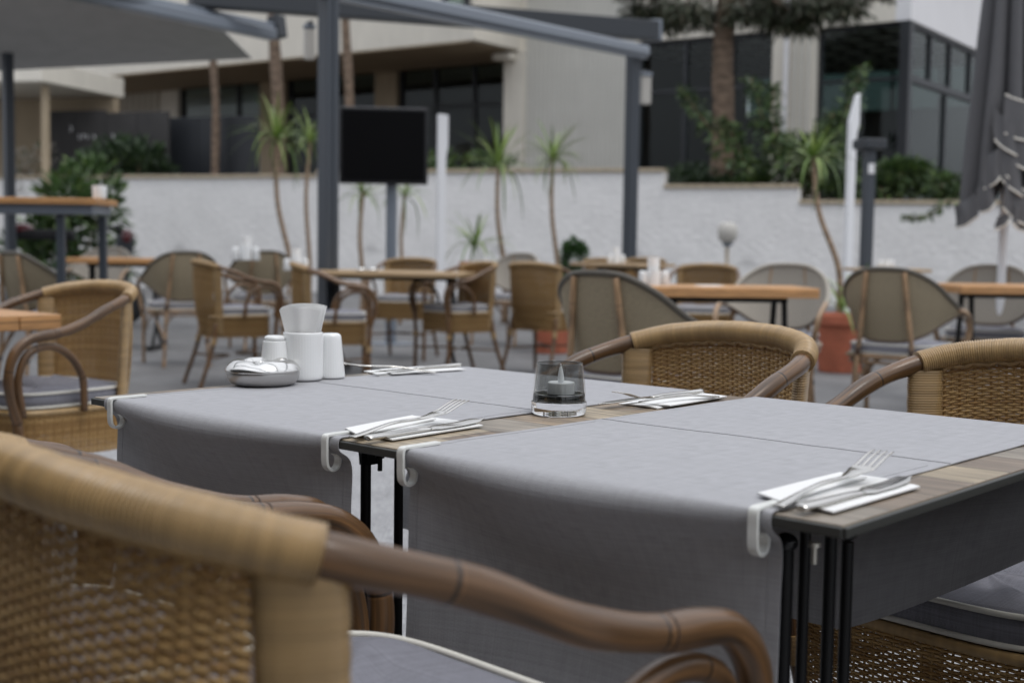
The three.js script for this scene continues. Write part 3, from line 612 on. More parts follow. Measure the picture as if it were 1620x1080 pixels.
// rattan armchair with a cane-bound bamboo rail; front is +z
const RAIL = [V(0, 0.826, -0.235), V(0.10, 0.822, -0.228), V(0.175, 0.812, -0.196), V(0.222, 0.794, -0.14), V(0.248, 0.767, -0.055), V(0.258, 0.722, 0.05), V(0.260, 0.703, 0.125), V(0.259, 0.697, 0.175), V(0.256, 0.687, 0.215), V(0.252, 0.655, 0.25), V(0.247, 0.60, 0.268), V(0.243, 0.53, 0.262), V(0.238, 0.45, 0.236)];
function makeRattan(o) {
  const t = thing('rattan_armchair', '', 'chair');
  const backCurve = new THREE.CatmullRomCurve3([...mirror(RAIL.slice(0, 5)).reverse(), ...RAIL.slice(1, 5)], false, 'centripetal');
  const arc = backCurve.getPoints(60).filter((p) => Math.abs(p.x) < 0.223);
  part('bound_rail', tube(arc, ringed(0.0195, 0.53, 0.0041, 0.05), { seg: 560, rad: 14 }), o.wrap, t);
  const full = new THREE.CatmullRomCurve3(RAIL, false, 'centripetal');
  const armPts = full.getPoints(70).filter((p) => p.x > 0.205 && (p.y > 0.445) && !(p.z < -0.17));
  for (const m of [1, -1]) {
    const pts = m > 0 ? armPts : mirror(armPts);
    const arm = part('arm', tube(pts, (s) => 0.0148 + 0.0006 * Math.sin(s * 40), { seg: 60, rad: 14 }), M.bamboo, t);
    for (const k of [0.47]) { const c = new THREE.CatmullRomCurve3(pts), p = c.getPointAt(k), q = c.getPointAt(k + 0.0035); part('node_ring', tube([p, q], 0.0151, { seg: 2, rad: 14 }), M.binding, arm); }
    const X = (x, y, z) => V(m * x, y, z);
    part('arm_brace', tube([X(0.240, 0.47, 0.02), X(0.248, 0.58, 0.035), X(0.251, 0.645, 0.085), X(0.252, 0.668, 0.15), X(0.25, 0.647, 0.212), X(0.246, 0.58, 0.238), X(0.24, 0.47, 0.222)], 0.0115, { seg: 40, rad: 10 }), M.bamboo, t);
    part('back_post', boundPost(X(0.212, 0.786, -0.152), X(0.193, 0.36, -0.135), 0.029, 0.0125, m * 0.95), o.wrap, t);
    part('leg', tube([X(0.238, 0.455, 0.237), X(0.236, 0.3, 0.228), X(0.235, 0.0, 0.236)], 0.0145, { seg: 12, rad: 12 }), M.bamboo, t);
    part('leg', tube([X(0.19, 0.43, -0.155), X(0.196, 0.28, -0.18), X(0.212, 0, -0.272)], 0.0145, { seg: 12, rad: 12 }), M.bamboo, t);
    for (const q of [tube([X(0.2365, 0.33, 0.2285), X(0.2365, 0.29, 0.2285)], ringed(0.019, 0.04, 0.0034, 0.03), { seg: 40, rad: 12 }), tube([X(0.193, 0.335, -0.168), X(0.196, 0.285, -0.178)], ringed(0.019, 0.05, 0.0034, 0.03), { seg: 44, rad: 12 })]) part('leg_binding', q, o.wrap, t);
  }
  // back panel, bowed, between rail and seat
  const top = (u) => backCurve.getPointAt(lerp(0.195, 0.805, u));
  const backS = (u, v) => { const a = top(u), b = V(lerp(-0.192, 0.192, u), 0.365, -0.205 + 0.07 * Math.pow(Math.abs(u - 0.5) * 2, 2)); const p = b.clone().lerp(a, v); p.z -= 0.018 * Math.sin(v * Math.PI); return { p, n: V((u - 0.5) * 0.9, 0.05, -1).normalize() }; };
  stuff(part('woven_back', weave(backS, 36, 102, { v1: 0.965, r: 0.00195, amp: 0.0024 }), o.cane, t));
  part('braid', tube(Array.from({ length: 25 }, (_, i) => { const s = backS(i / 24, 0.955); return s.p.addScaledVector(s.n, -0.004 - 0.002 * (i % 2)).add(V(0, (i % 2) * 0.004, 0)); }), (s, a) => 0.0048 * (1 + 0.16 * Math.sin(s * 150 + a)), { seg: 150, rad: 8 }), o.wrap, t);
  // woven apron round the seat
  const ol = padOutline(0.222, 0.205, 80, 5), cl = new THREE.CatmullRomCurve3(ol.map(([x, z]) => V(x, 0, z + 0.012)), true);
  const apS = (u, v) => { const p = cl.getPointAt(u % 1), d = cl.getTangentAt(u % 1); return { p: V(p.x * (0.97 + 0.03 * v), lerp(0.335, 0.474, v), p.z), n: V(d.z, 0, -d.x) }; };
  stuff(part('woven_apron', weave(apS, 104, 28, { r: 0.0022 }), o.cane, t));
  part('seat_rim', tube(ol.filter((_, i) => i % 2 === 0).map(([x, z]) => V(x * 1.005, 0.472, z + 0.012)), 0.0085, { seg: 90, rad: 8, closed: true }), o.wrap, t);
  part('seat_frame', box(0.40, 0.016, 0.36, 0, 0.464, 0.012, 0.006), M.bamboo, t);
  for (const q of [tube([V(-0.2, 0.20, -0.2), V(0, 0.205, -0.02), V(0.2, 0.20, -0.2)], 0.008, { seg: 20, rad: 8 }), tube([V(-0.235, 0.21, 0.23), V(0, 0.215, 0.03), V(0.235, 0.21, 0.23)], 0.008, { seg: 20, rad: 8 })]) part('stretcher', q, M.bamboo, t);
  cushion(t, 0.212, 0.200, 0.482, 0.527, 0.018, 0.012);
  return t;
}

// tub chair of netting on a bamboo frame; front is +z
function makeTub(meshMat, rimMat) {
  const t = thing('tub_chair', '', 'chair');
  const H = [V(0, 0.875, -0.262), V(0.13, 0.862, -0.25), V(0.225, 0.805, -0.19), V(0.275, 0.725, -0.085), V(0.292, 0.672, 0.03), V(0.29, 0.65, 0.11)];
  const Lw = [V(0, 0.505, -0.205), V(0.10, 0.512, -0.195), V(0.175, 0.545, -0.145), V(0.235, 0.60, -0.055), V(0.278, 0.638, 0.03), V(0.289, 0.642, 0.11)];
  const sym = (a) => new THREE.CatmullRomCurve3([...mirror(a.slice(1)).reverse(), ...a], false, 'centripetal'), hi = sym(H), lo = sym(Lw);
  part('mesh_back', sheet((u, v) => { const a = hi.getPoint(u), b = lo.getPoint(u), p = b.clone().lerp(a, v); p.z -= 0.014 * Math.sin(v * Math.PI) * (1 - Math.abs(u - 0.5)); return p; }, 48, 12, 0.003, [1.1, 0.36]), meshMat, t);
  part('rim', tube(hi.getPoints(40), 0.0125, { seg: 70, rad: 10 }), rimMat, t);
  part('lower_rim', tube(lo.getPoints(40), 0.0085, { seg: 70, rad: 8 }), M.binding, t);
  for (const m of [1, -1]) {
    const X = (x, y, z) => V(m * x, y, z);
    part('arm', tube([X(0.288, 0.672, 0.0), X(0.296, 0.655, 0.09), X(0.294, 0.625, 0.17), X(0.284, 0.55, 0.215), X(0.268, 0.46, 0.21), X(0.256, 0.40, 0.19)], 0.0155, { seg: 36, rad: 12 }), M.bambooPale, t);
    part('leg', tube([X(0.256, 0.43, 0.195), X(0.252, 0.25, 0.2), X(0.25, 0, 0.212)], 0.014, { seg: 10, rad: 10 }), M.bambooPale, t);
    part('leg', tube([X(0.098, 0.86, -0.268), X(0.118, 0.66, -0.252), X(0.14, 0.45, -0.235), X(0.158, 0.2, -0.25), X(0.172, 0, -0.278)], 0.013, { seg: 24, rad: 10 }), M.bambooPale, t);
    for (const q of [tube([X(0.252, 0.2, 0.2), X(0.215, 0.34, 0.17), X(0.12, 0.415, 0.16)], 0.008, { seg: 14, rad: 8 }), tube([X(0.155, 0.22, -0.247), X(0.13, 0.34, -0.2), X(0.06, 0.41, -0.18)], 0.008, { seg: 14, rad: 8 }), tube([X(0.252, 0.2, 0.2), X(0.25, 0.34, 0.12), X(0.238, 0.415, 0.04)], 0.008, { seg: 14, rad: 8 }), tube([X(0.158, 0.2, -0.25), X(0.2, 0.35, -0.13), X(0.225, 0.415, -0.06)], 0.008, { seg: 14, rad: 8 })]) part('strut', q, M.bambooPale, t);
    for (const q of [tube([X(0.139, 0.475, -0.236), X(0.142, 0.435, -0.235)], 0.0165, { seg: 4, rad: 10 }), tube([X(0.255, 0.44, 0.196), X(0.2545, 0.395, 0.196)], 0.0175, { seg: 4, rad: 10 }), tube([X(0.157, 0.215, -0.248), X(0.159, 0.185, -0.252)], 0.016, { seg: 4, rad: 10 })]) part('binding', q, M.binding, t);
  }
  const ring = padOutline(0.245, 0.215, 48, 3.2);
  for (const q of [tube(ring.map(([x, z]) => V(x, 0.425, z - 0.005)), 0.013, { seg: 80, rad: 8, closed: true }), tube(ring.map(([x, z]) => V(x * 0.98, 0.395, z * 0.98 - 0.005)), 0.009, { seg: 80, rad: 8, closed: true })]) part('seat_ring', q, M.bambooPale, t);
  part('seat', box(0.45, 0.012, 0.38, 0, 0.43, -0.005, 0.005), meshMat, t);
  cushion(t, 0.228, 0.205, 0.44, 0.488, -0.002, 0.01);
  return t;
}
const protos = {};
function chair(kind, pos, turn, label, group) {
  let o = protos[kind];
  if (!o) o = protos[kind] = kind === 'rattan' ? makeRattan({ cane: M.rattan, wrap: M.wrap }) : kind === 'rattan_old' ? makeRattan({ cane: M.rattanFar, wrap: M.wrapFar }) : kind === 'tub' ? makeTub(M.mesh, M.rim) : makeTub(M.meshPale, M.meshPale);
  else { o = o.clone(); o.name = numbered(kind[0] === 'r' ? 'rattan_armchair' : 'tub_chair'); scene.add(o); o.userData = {}; }
  o.position.copy(pos); o.rotation.set(0, turn, 0);
  return tag(o, label, 'chair', group);
}
// heading: degrees from the view axis, clockwise seen from above (0 looks away, 90 to the right)
const head = (deg) => Math.PI - deg * Math.PI / 180;
const bearing = (psi) => 42.18 + psi;              // psi turns from the b direction of the grid
const floorAt = (a, b) => T(a, 0, b);

const nearChair = chair('rattan', floorAt(0.908, -0.335), head(bearing(3.9)), 'large blurred rattan armchair closest to us with its back turned, brown arm sweeping right', 'rattan armchairs');
chair('rattan', floorAt(0.405, 0.805), head(bearing(194)), 'rattan armchair facing us directly behind the glass with the white candle', 'rattan armchairs');
chair('rattan', floorAt(1.025 - 0.03, 1.075 - 0.23), head(bearing(187)), 'rattan armchair cut by the right edge, tucked under the right end of the set table', 'rattan armchairs');
chair('rattan', floorAt(-2.02, 0.99), head(bearing(175)), 'rattan armchair at the left edge facing an orange wooden table corner', 'rattan armchairs');

chair('rattan', floorAt(0.362, -0.31), head(bearing(-1.2)), 'rattan armchair mostly hidden behind the closest one, brown arms before the left runner', 'rattan armchairs');
const plump = (o, dy) => o.traverse((m) => { if (m.name === 'cushion') m.position.y += dy; });
plump(nearChair, 0.06); // this loose cushion rides up

// ------------------------------------------------------------------ the set table
{
  const t = thing('dining_table', 'dining table with board-patterned top and black legs, laid with grey runners', 'table', T(0, 0, 0), YAW);
  part('table_top', box(TL - 0.002, 0.0105, TW - 0.002, TL / 2, TH - 0.0052, -TW / 2, 0.0012), M.tableTop, t);
  part('edge_band', [box(TL, 0.0095, 0.006, TL / 2, TH - 0.0062, 0.0012, 0.0015), box(TL, 0.0095, 0.006, TL / 2, TH - 0.0062, -TW - 0.0012, 0.0015), box(0.006, 0.0095, TW + 0.002, TL + 0.0012, TH - 0.0062, -TW / 2, 0.0015), box(0.006, 0.0095, TW + 0.002, -0.0012, TH - 0.0062, -TW / 2, 0.0015)], M.laminateEdge, t);
  const leg = (x, b, r, top = TH - 0.0115) => part('leg', new THREE.CylinderGeometry(r, r, top - 0.03, 18).translate(x, (top + 0.03) / 2, -b), M.blackMetal, t);
  const knob = (x, b, y, r) => part('knob', new THREE.SphereGeometry(r, 20, 14).scale(1, 0.8, 1).translate(x, y, -b), M.blackPlastic, t);
  const bolt = (x, b, y, m) => part('bolt', [new THREE.CylinderGeometry(0.0058, 0.0058, 0.0042, 6).translate(x, y, -b), new THREE.CylinderGeometry(0.003, 0.003, 0.018, 10).translate(x, y - 0.009, -b)], m, t);
  for (const x0 of [1.088, 0.07]) {
    leg(x0 + 0.012, 0.08, 0.0078, 0.70); leg(x0 + 0.022, 0.098, 0.0055, 0.72); leg(x0 + 0.033, 0.127, 0.0062, 0.735); leg(x0 + 0.040, 0.148, 0.006, 0.70);
    if (x0 < 1) { leg(x0, TW - 0.082, 0.0078, 0.70); leg(x0 + 0.022, TW - 0.098, 0.0055, 0.72); }
    knob(x0 + 0.012, 0.08, 0.706, 0.0115); knob(x0 + 0.040, 0.148, 0.709, 0.0095);
    part('bracket', box(0.075, 0.006, 0.62, x0 + 0.02, TH - 0.0145, -TW / 2, 0.002), M.blackMetal, t);
    bolt(x0 + 0.040, 0.083, 0.708, M.zinc);
    part('foot_bar', box(0.05, 0.028, 0.62, x0 + 0.018, 0.02, -TW / 2, 0.006), M.blackMetal, t);
  }
  for (const x0 of [0.504]) { // middle trestle under the gap between the runners
    leg(x0, 0.083, 0.0066); leg(x0 + 0.029, 0.112, 0.0058); leg(x0, TW - 0.09, 0.0066); leg(x0 + 0.029, TW - 0.122, 0.0058);
    const sh = new THREE.Shape(); sh.moveTo(-0.018, 0); sh.lineTo(0.062, 0); sh.lineTo(0.062, -0.014); sh.lineTo(0.012, -0.014); sh.quadraticCurveTo(0.0068, -0.016, 0.0068, -0.034); sh.lineTo(-0.0068, -0.034); sh.quadraticCurveTo(-0.0068, -0.012, -0.018, -0.007);
    part('bracket', new THREE.ExtrudeGeometry(sh, { depth: 0.024, bevelEnabled: false }).translate(x0, TH - 0.012, -0.102), M.blackMetal, t);
    bolt(x0 + 0.024, 0.085, 0.717, M.blackMetal);
    part('foot_bar', box(0.05, 0.028, 0.62, x0 + 0.016, 0.02, -TW / 2, 0.006), M.blackMetal, t);
  }
}
// hanging runners: profile points [b, y] at the held corners and in the sagging middle
{
  const held = [[0.06, 0], [0.02, 0], [-0.003, -0.0005], [-0.006, -0.006], [-0.0045, -0.0155], [0.0125, -0.030], [0.0135, -0.085], [0.012, -0.17], [0.008, -0.28], [0.004, -0.43]];
  const slack = [[0.06, 0], [0.022, 0.0006], [-0.004, -0.0008], [-0.0145, -0.008], [-0.0175, -0.022], [-0.002, -0.050], [0.038, -0.105], [0.052, -0.165], [0.026, -0.28], [-0.008, -0.43]];
  const curve = (a, m) => new THREE.CatmullRomCurve3(a.map(([b, y], i) => V(lerp(b, slack[i][0], m), lerp(y, slack[i][1], m), 0)), false, 'centripetal');
  // the far end of a runner falls straight, or is pushed in under the table by the chair and lifted by its cushion
  const farA = [[TW + 0.002, 0.0022], [TW + 0.009, -0.006], [TW + 0.002, -0.035], [TW - 0.05, -0.085], [TW - 0.125, -0.15], [TW - 0.155, -0.21], [TW - 0.16, -0.275]];
  const farB = [[TW + 0.002, 0.0022], [TW + 0.010, -0.006], [TW + 0.010, -0.03], [TW + 0.004, -0.062], [TW - 0.012, -0.098], [TW - 0.03, -0.125], [TW - 0.045, -0.14]];
  const farHang = (m) => new THREE.CatmullRomCurve3(farA.map(([b, y], i) => V(lerp(b, farB[i][0], m), lerp(y, farB[i][1], m), 0)), false, 'centripetal');
  function runner(label, a0, a1, skew, hang) {
    const t = thing('table_runner', label, 'table runner', T(0, TH, 0), YAW, 'grey runners across the table');
    const near = [], nu = 72;
    for (let i = 0; i <= nu; i++) { const u = i / nu, m = Math.pow(Math.sin(Math.PI * Math.min(1, Math.max(0, (u - 0.05) / 0.9))), 0.75) * (0.86 + 0.14 * Math.sin(u * 5 + a0 * 9)); near.push(curve(held, m).getPoints(54)); }
    const lie = (x, b) => 0.0022 + 0.0006 * noise.noise(x * 9, b * 9, a0) + 0.0005 * noise.noise(x * 26, b * 7, a0 + 4);
    const f = (u, v) => { // v: 0 near hem .. 1 far hem
      const i = Math.min(nu, Math.round(u * nu)), x = lerp(a0, a1, u);
      if (v < 0.5) { const p = near[i][Math.round((1 - v * 2) * 54)]; return V(x + skew * 0.4 * (p.x < 0.06 ? 0 : 1), p.y + 0.0022, -p.x); }
      const s = (v - 0.5) * 2, xs = x + (u < 0.02 || u > 0.98 ? 0 : 0);
      if (s < 0.6) { const b = lerp(0.06, TW + 0.002, s / 0.6); return V(xs + skew * (s / 0.6), lie(x, b), -b); }
      const p = hang(u).getPoint((s - 0.6) / 0.4);
      return V(xs + skew, p.y, -p.x);
    };
    const top = part('cloth', sheet(f, nu, 150, 0.0011, [a1 - a0, 1.7]), M.runner, t);
    // stitched hems and the seam along the middle
    const seam = (b) => tube(Array.from({ length: 40 }, (_, i) => { const x = lerp(a0 + 0.001, a1 - 0.001, i / 39); return V(x + skew * b / TW, lie(x, b) + 0.0003, -b); }), 0.0007, { seg: 80, rad: 5 });
    part('seam', seam(0.357), M.runner, top);
    const hems = [];
    for (const u of [0.028, 0.972]) hems.push(tube(Array.from({ length: 60 }, (_, j) => { const p = f(Math.round(u * nu) / nu, 0.02 + 0.6 * j / 59); return p.add(V(0, 0.0001, p.z > 0 ? 0.0003 : 0)); }), 0.0006, { seg: 160, rad: 5 }));
    part('hem', hems, M.runner, top);
    return t;
  }
  runner('grey fabric runner over the left half of the table, under the steel ashtray', 0.040, 0.556, 0.004, () => farHang(0));
  runner('grey fabric runner over the right half of the table, hanging down beside the right-hand legs', 0.656, 1.134, 0.008, (u) => farHang(Math.pow(Math.max(0, u - 0.5) / 0.5, 1.15)));
}
{ // white hooked clips on the near edge
  const path = [[0.046, 0.0048], [0.02, 0.0046], [-0.004, 0.0044], [-0.0085, 0.0036], [-0.0103, 0.0], [-0.0105, -0.014], [-0.0103, -0.028], [-0.0085, -0.037], [-0.002, -0.0425], [0.006, -0.0405], [0.0095, -0.033], [0.0085, -0.025], [0.004, -0.021]];
  const c = new THREE.CatmullRomCurve3(path.map(([b, y]) => V(-b, y, 0)), false, 'centripetal'), pts = c.getPoints(60), th = 0.0012;
  const off = (s) => pts.map((p, i) => { const d = pts[Math.min(i + 1, 60)].clone().sub(pts[Math.max(i - 1, 0)]).normalize(); return new THREE.Vector2(p.x - d.y * s, p.y + d.x * s); });
  const shape = new THREE.Shape([...off(th), ...off(-th).reverse()]);
  const geo = new THREE.ExtrudeGeometry(shape, { depth: 0.009, bevelEnabled: true, bevelSize: 0.0006, bevelThickness: 0.0006, bevelSegments: 2, curveSegments: 2 }).translate(0, 0, -0.005).scale(1, 0.9, 1).rotateY(-Math.PI / 2);
  let proto;
  const list = [[0.0625, 'white plastic tablecloth clip at the far left corner of the table'], [0.537, 'white clip on the left runner at the gap, beside the napkin'], [0.668, 'white clip at the left corner of the right runner, above the thin black legs'], [1.119, 'white clip at the right end of the table edge beside the nearest fork']];
  for (const [a, label] of list) {
    const m = proto ? proto.clone() : (proto = part('cloth_clip', geo, M.clip, scene));
    m.name = numbered('cloth_clip'); scene.add(m);
    m.position.copy(T(a, TH, 0)); m.rotation.y = YAW; m.userData = {};
    tag(m, label, 'clip', 'white clips along the table edge');
  }
}

// ------------------------------------------------------------------ tableware
const onTable = (u, v, y = 0.0035) => onHeight(u, v, TH + y);
{ // steel windproof ashtray
  const c = T(0.048, TH + 0.0035, 0.268), t = thing('ashtray', 'round polished steel ashtray with domed fluted lid', 'ashtray', c, 0.5);
  part('bowl', lathe([[0, 0], [0.044, 0], [0.050, 0.002], [0.0555, 0.009], [0.0572, 0.016], [0.0578, 0.0205], [0.0562, 0.0208], [0.054, 0.016], [0.045, 0.006], [0, 0.004]], 64), M.brushed, t);
  const lid = new THREE.BufferGeometry(), P = [], I = [], nr = 26, na = 96;
  const prof = [[0.0585, 0.0212], [0.0592, 0.0225], [0.0588, 0.0245], [0.0565, 0.0285], [0.0525, 0.0335], [0.0475, 0.0375], [0.042, 0.0396], [0.037, 0.0392], [0.031, 0.036], [0.027, 0.0335], [0.022, 0.033], [0.0185, 0.0345], [0.0165, 0.034], [0.015, 0.028]];
  for (const [r, y] of prof) for (let j = 0; j <= na; j++) {
    const a = (j / na) * Math.PI * 2, n = Math.max(0, Math.cos(a * 3)) ** 6, k = r < 0.052 && r > 0.02 ? Math.sin((r - 0.02) / 0.032 * Math.PI) : 0;
    P.push(Math.cos(a) * r, y - n * k * 0.0055, Math.sin(a) * r);
  }
  for (let i = 0; i < prof.length - 1; i++) for (let j = 0; j < na; j++) { const a = i * (na + 1) + j, b = a + 1, d = a + na + 1; I.push(a, d, b, b, d, d + 1); }
  lid.setAttribute('position', new THREE.Float32BufferAttribute(P, 3)); lid.setIndex(I); lid.computeVertexNormals();
  part('lid', lid, M.steel, t);
}
function ribbed(profile, ribs, depth, y0, y1, seg = 144) {
  const g = lathe(profile, seg), p = g.attributes.position;
  for (let i = 0; i < p.count; i++) { const x = p.getX(i), y = p.getY(i), z = p.getZ(i), r = Math.hypot(x, z); if (y > y0 && y < y1 && r > 0.012) { const a = Math.atan2(z, x), k = 1 + (depth * Math.cos(a * ribs)) / r; p.setX(i, x * k); p.setZ(i, z * k); } }
  g.computeVertexNormals();
  return g;
}
const wallSteps = (r0, y0, r1, y1, n) => Array.from({ length: n + 1 }, (_, i) => [lerp(r0, r1, i / n), lerp(y0, y1, i / n)]);
{
  const cup = onTable(479, 600), d = 0.0329;
  const t = thing('napkin_cup', 'white ribbed ceramic cup holding folded paper napkins', 'cup', cup);
  part('cup_body', ribbed([[0, 0], [d - 0.004, 0], [d - 0.001, 0.002], ...wallSteps(d, 0.005, d, 0.076, 12), [d - 0.0008, 0.0782], [d - 0.003, 0.0785], [d - 0.004, 0.076], [d - 0.004, 0.01], [0, 0.008]], 44, 0.00012, 0.004, 0.073), M.ceramic, t);
  // napkins: folded sheets standing in the cup, flaring outwards at the top
  const n = thing('paper_napkins', 'bundle of folded white paper napkins standing in the ribbed cup', 'napkins', cup.clone().add(V(0, 0.012, 0)), -0.08);
  for (let k = 0; k < 7; k++) {
    const z = lerp(-0.019, 0.019, k / 6), tall = 0.108 + (k === 6 ? -0.001 : k === 0 ? 0.004 : rr(-0.001, 0.003));
    part('napkin', sheet((u, v) => { const w = lerp(0.0255, 0.0352, Math.max(0, (v - 0.5) / 0.5)) * (1 - 0.3 * Math.pow(Math.abs(z) / 0.02, 2) * (1 - v * 0.9)), x = (u - 0.5) * 2 * w; return V(x, v * tall - 0.004 * Math.pow(Math.abs(u - 0.5) * 2, 3) * v, z * (1 + 0.12 * v) + (k > 4 ? 0.0012 : 0.0025) * Math.sin(u * 6 + k) * v + (k > 4 ? 0.004 * Math.exp(-Math.pow((u - 0.52) / 0.16, 2)) * v : 0)); }, 20, 14, 0.0016, [0.06, 0.11]), M.paper, n);
  }
  for (const [u, v, label, step, r0, r1, h] of [[434, 602, 'white ribbed ceramic shaker with stepped cap left of the napkin cup', true, 0.0252, 0.0178, 0.074], [523, 597, 'white ribbed ceramic shaker with smooth rounded top right of the napkin cup', false, 0.0235, 0.017, 0.0745]]) {
    const s = thing('shaker', label, 'shaker', onTable(u, v), 0, 'pair of white shakers');
    const body = [[0, 0], [r0 - 0.0015, 0], [r0, 0.0015], ...wallSteps(r0, 0.004, lerp(r0, r1, 0.9), h * 0.86, 10)];
    part('shaker_body', ribbed(step ? [...body, [r1 + 0.0005, h * 0.875], [r1 - 0.0005, h * 0.88], [0, h * 0.88]] : [...body, [r1, h * 0.93], [r1 - 0.0015, h * 0.97], [r1 - 0.005, h], [0, h + 0.0004]], 32, 0.0001, 0.003, h * 0.84), M.ceramic, s);
    if (step) part('cap', lathe([[0, h * 0.882], [r1 - 0.0012, h * 0.882], [r1 - 0.0012, h * 0.94], [r1 - 0.0025, h * 0.975], [r1 - 0.006, h], [0, h + 0.0006]], 48), M.ceramic, s);
  }
}
{ // smoked tumbler with a clear foot, and the candle light inside it
  const c = onTable(884, 655, 0.0005), t = thing('candle_glass', 'tapered smoked glass tumbler with thick clear base in the middle of the table', 'glass', c);
  const ro = 0.0375, ri = 0.0318, h = 0.0705, fl = 0.0185;
  part('clear_base', lathe([[0, 0.0012], [0.028, 0.0008], [0.033, 0], [0.036, 0.0012], [ro, 0.005], [0.0378, 0.012], [0.0377, fl - 0.001], [0.037, fl], [0.02, fl], [0, fl]], 72), M.glass, t);
  part('outer_wall', lathe([[0.0376, fl + 0.0004], [0.0366, 0.028], [0.0343, 0.049], [ri, h - 0.001]], 72), M.clear, t);
  part('rim', new THREE.TorusGeometry(ri - 0.0009, 0.0009, 10, 72).rotateX(Math.PI / 2).translate(0, h - 0.0009, 0), M.smoke, t);
  part('smoked_wall', lathe([[0.0347, fl + 0.0112], [0.0342, 0.0315], [0.0325, 0.049], [ri - 0.0018, h - 0.001]], 72), M.smoke, t);
  part('smoked_floor', lathe([[0, fl + 0.0088], [0.02, fl + 0.0086], [0.031, fl + 0.0092], [0.0345, fl + 0.0105], [0.0352, fl + 0.009], [0.0356, fl + 0.0045], [0.0355, fl + 0.0012], [0.03, fl + 0.0006], [0, fl + 0.0006]], 72), M.smokeDeep, t);
  const k = thing('led_candle', 'white electric tea light with flame shaped tip inside the smoked glass', 'candle', c.clone().add(V(0.0025, fl + 0.0095, 0.002)));
  part('candle_body', lathe([[0, 0], [0.0176, 0], [0.0184, 0.001], [0.0186, 0.0145], [0.0178, 0.0162], [0.0165, 0.0166], [0.012, 0.0152], [0, 0.0150]], 48), M.candle, k);
  part('flame_tip', lathe([[0, 0.0150], [0.0036, 0.0152], [0.0044, 0.019], [0.0042, 0.024], [0.0031, 0.030], [0.0017, 0.036], [0.0004, 0.0405], [0, 0.0412]], 24).rotateZ(0.02), M.led, k);
}
// cutlery: along +z from the handle end (z = 0) to the tip, lying in the xz plane
const bend = (z, pts) => { for (let i = 0; i < pts.length - 1; i++) if (z <= pts[i + 1][0]) { const t = (z - pts[i][0]) / (pts[i + 1][0] - pts[i][0]), s = t * t * (3 - 2 * t); return lerp(pts[i][1], pts[i + 1][1], s); } return pts[pts.length - 1][1]; };
function bar(width, height, z0, z1, cx, n, bends, th) { // strip whose half width and centre follow functions of z
  const P = [], I = [], m = 8;
  for (let i = 0; i <= n; i++) {
    const z = lerp(z0, z1, i / n), w = width(z), t = th(z), y = bends(z);
    for (let j = 0; j < m; j++) { const a = (j / m) * Math.PI * 2 + Math.PI / 8; P.push(cx(z) + Math.cos(a) * w * 1.05, y + Math.sin(a) * t * 1.05, z); }
  }
  for (let i = 0; i < n; i++) for (let j = 0; j < m; j++) { const a = i * m + j, b = i * m + (j + 1) % m; I.push(a, b, a + m, b, b + m, a + m); }
  const k0 = P.length / 3;
  P.push(cx(z0), bends(z0), z0, cx(z1), bends(z1), z1);
  for (let j = 0; j < m; j++) { I.push(k0, (j + 1) % m, j); I.push(k0 + 1, n * m + j, n * m + (j + 1) % m); }
  const g = new THREE.BufferGeometry();
  g.setAttribute('position', new THREE.Float32BufferAttribute(P, 3)); g.setIndex(I); g.computeVertexNormals();
  return g;
}
const forkY = (z) => bend(z, [[0, 0], [0.07, 0.004], [0.125, 0.001], [0.15, 0.002], [0.20, 0.011]]);
const forkHandle = bar((z) => bend(z, [[0, 0.0052], [0.01, 0.0060], [0.07, 0.0036], [0.115, 0.0028], [0.135, 0.0075], [0.153, 0.0118], [0.162, 0.0120]]), 0, 0, 0.162, () => 0, 44, forkY, (z) => bend(z, [[0, 0.0013], [0.1, 0.0019], [0.162, 0.0009]]));
const forkTine = (k) => bar((z) => bend(z, [[0.155, 0.0019], [0.19, 0.0015], [0.202, 0.0008]]), 0, 0.155, 0.202, () => (k - 1.5) * 0.0067, 12, forkY, () => 0.0009);
const knifeHandle = bar((z) => bend(z, [[0, 0.0058], [0.02, 0.0062], [0.09, 0.005], [0.105, 0.0045]]), 0, 0, 0.105, () => 0, 20, () => 0.0035, (z) => bend(z, [[0, 0.0034], [0.08, 0.003], [0.105, 0.0018]]));
const knifeBlade = bar((z) => bend(z, [[0.104, 0.0045], [0.12, 0.0082], [0.19, 0.0082], [0.212, 0.0012]]), 0, 0.104, 0.212, (z) => bend(z, [[0.104, 0], [0.15, 0.0008], [0.212, 0.006]]), 24, () => 0.0035, () => 0.0007);
function cutlery(kind, label, pos, dirA, pitch = 0, roll = 0) {
  const t = thing(kind, label, kind, pos, 0, kind + 's laid on napkins');
  if (kind === 'fork') { part('handle', forkHandle, M.cutlery, t); for (let k = 0; k < 4; k++) part('tine', forkTine(k), M.cutlery, t); } else { part('handle', knifeHandle, M.cutlery, t); part('blade', knifeBlade, M.cutlery, t); }
  t.rotation.order = 'YXZ';
  t.rotation.set(-pitch, dirA, roll);
  return t;
}
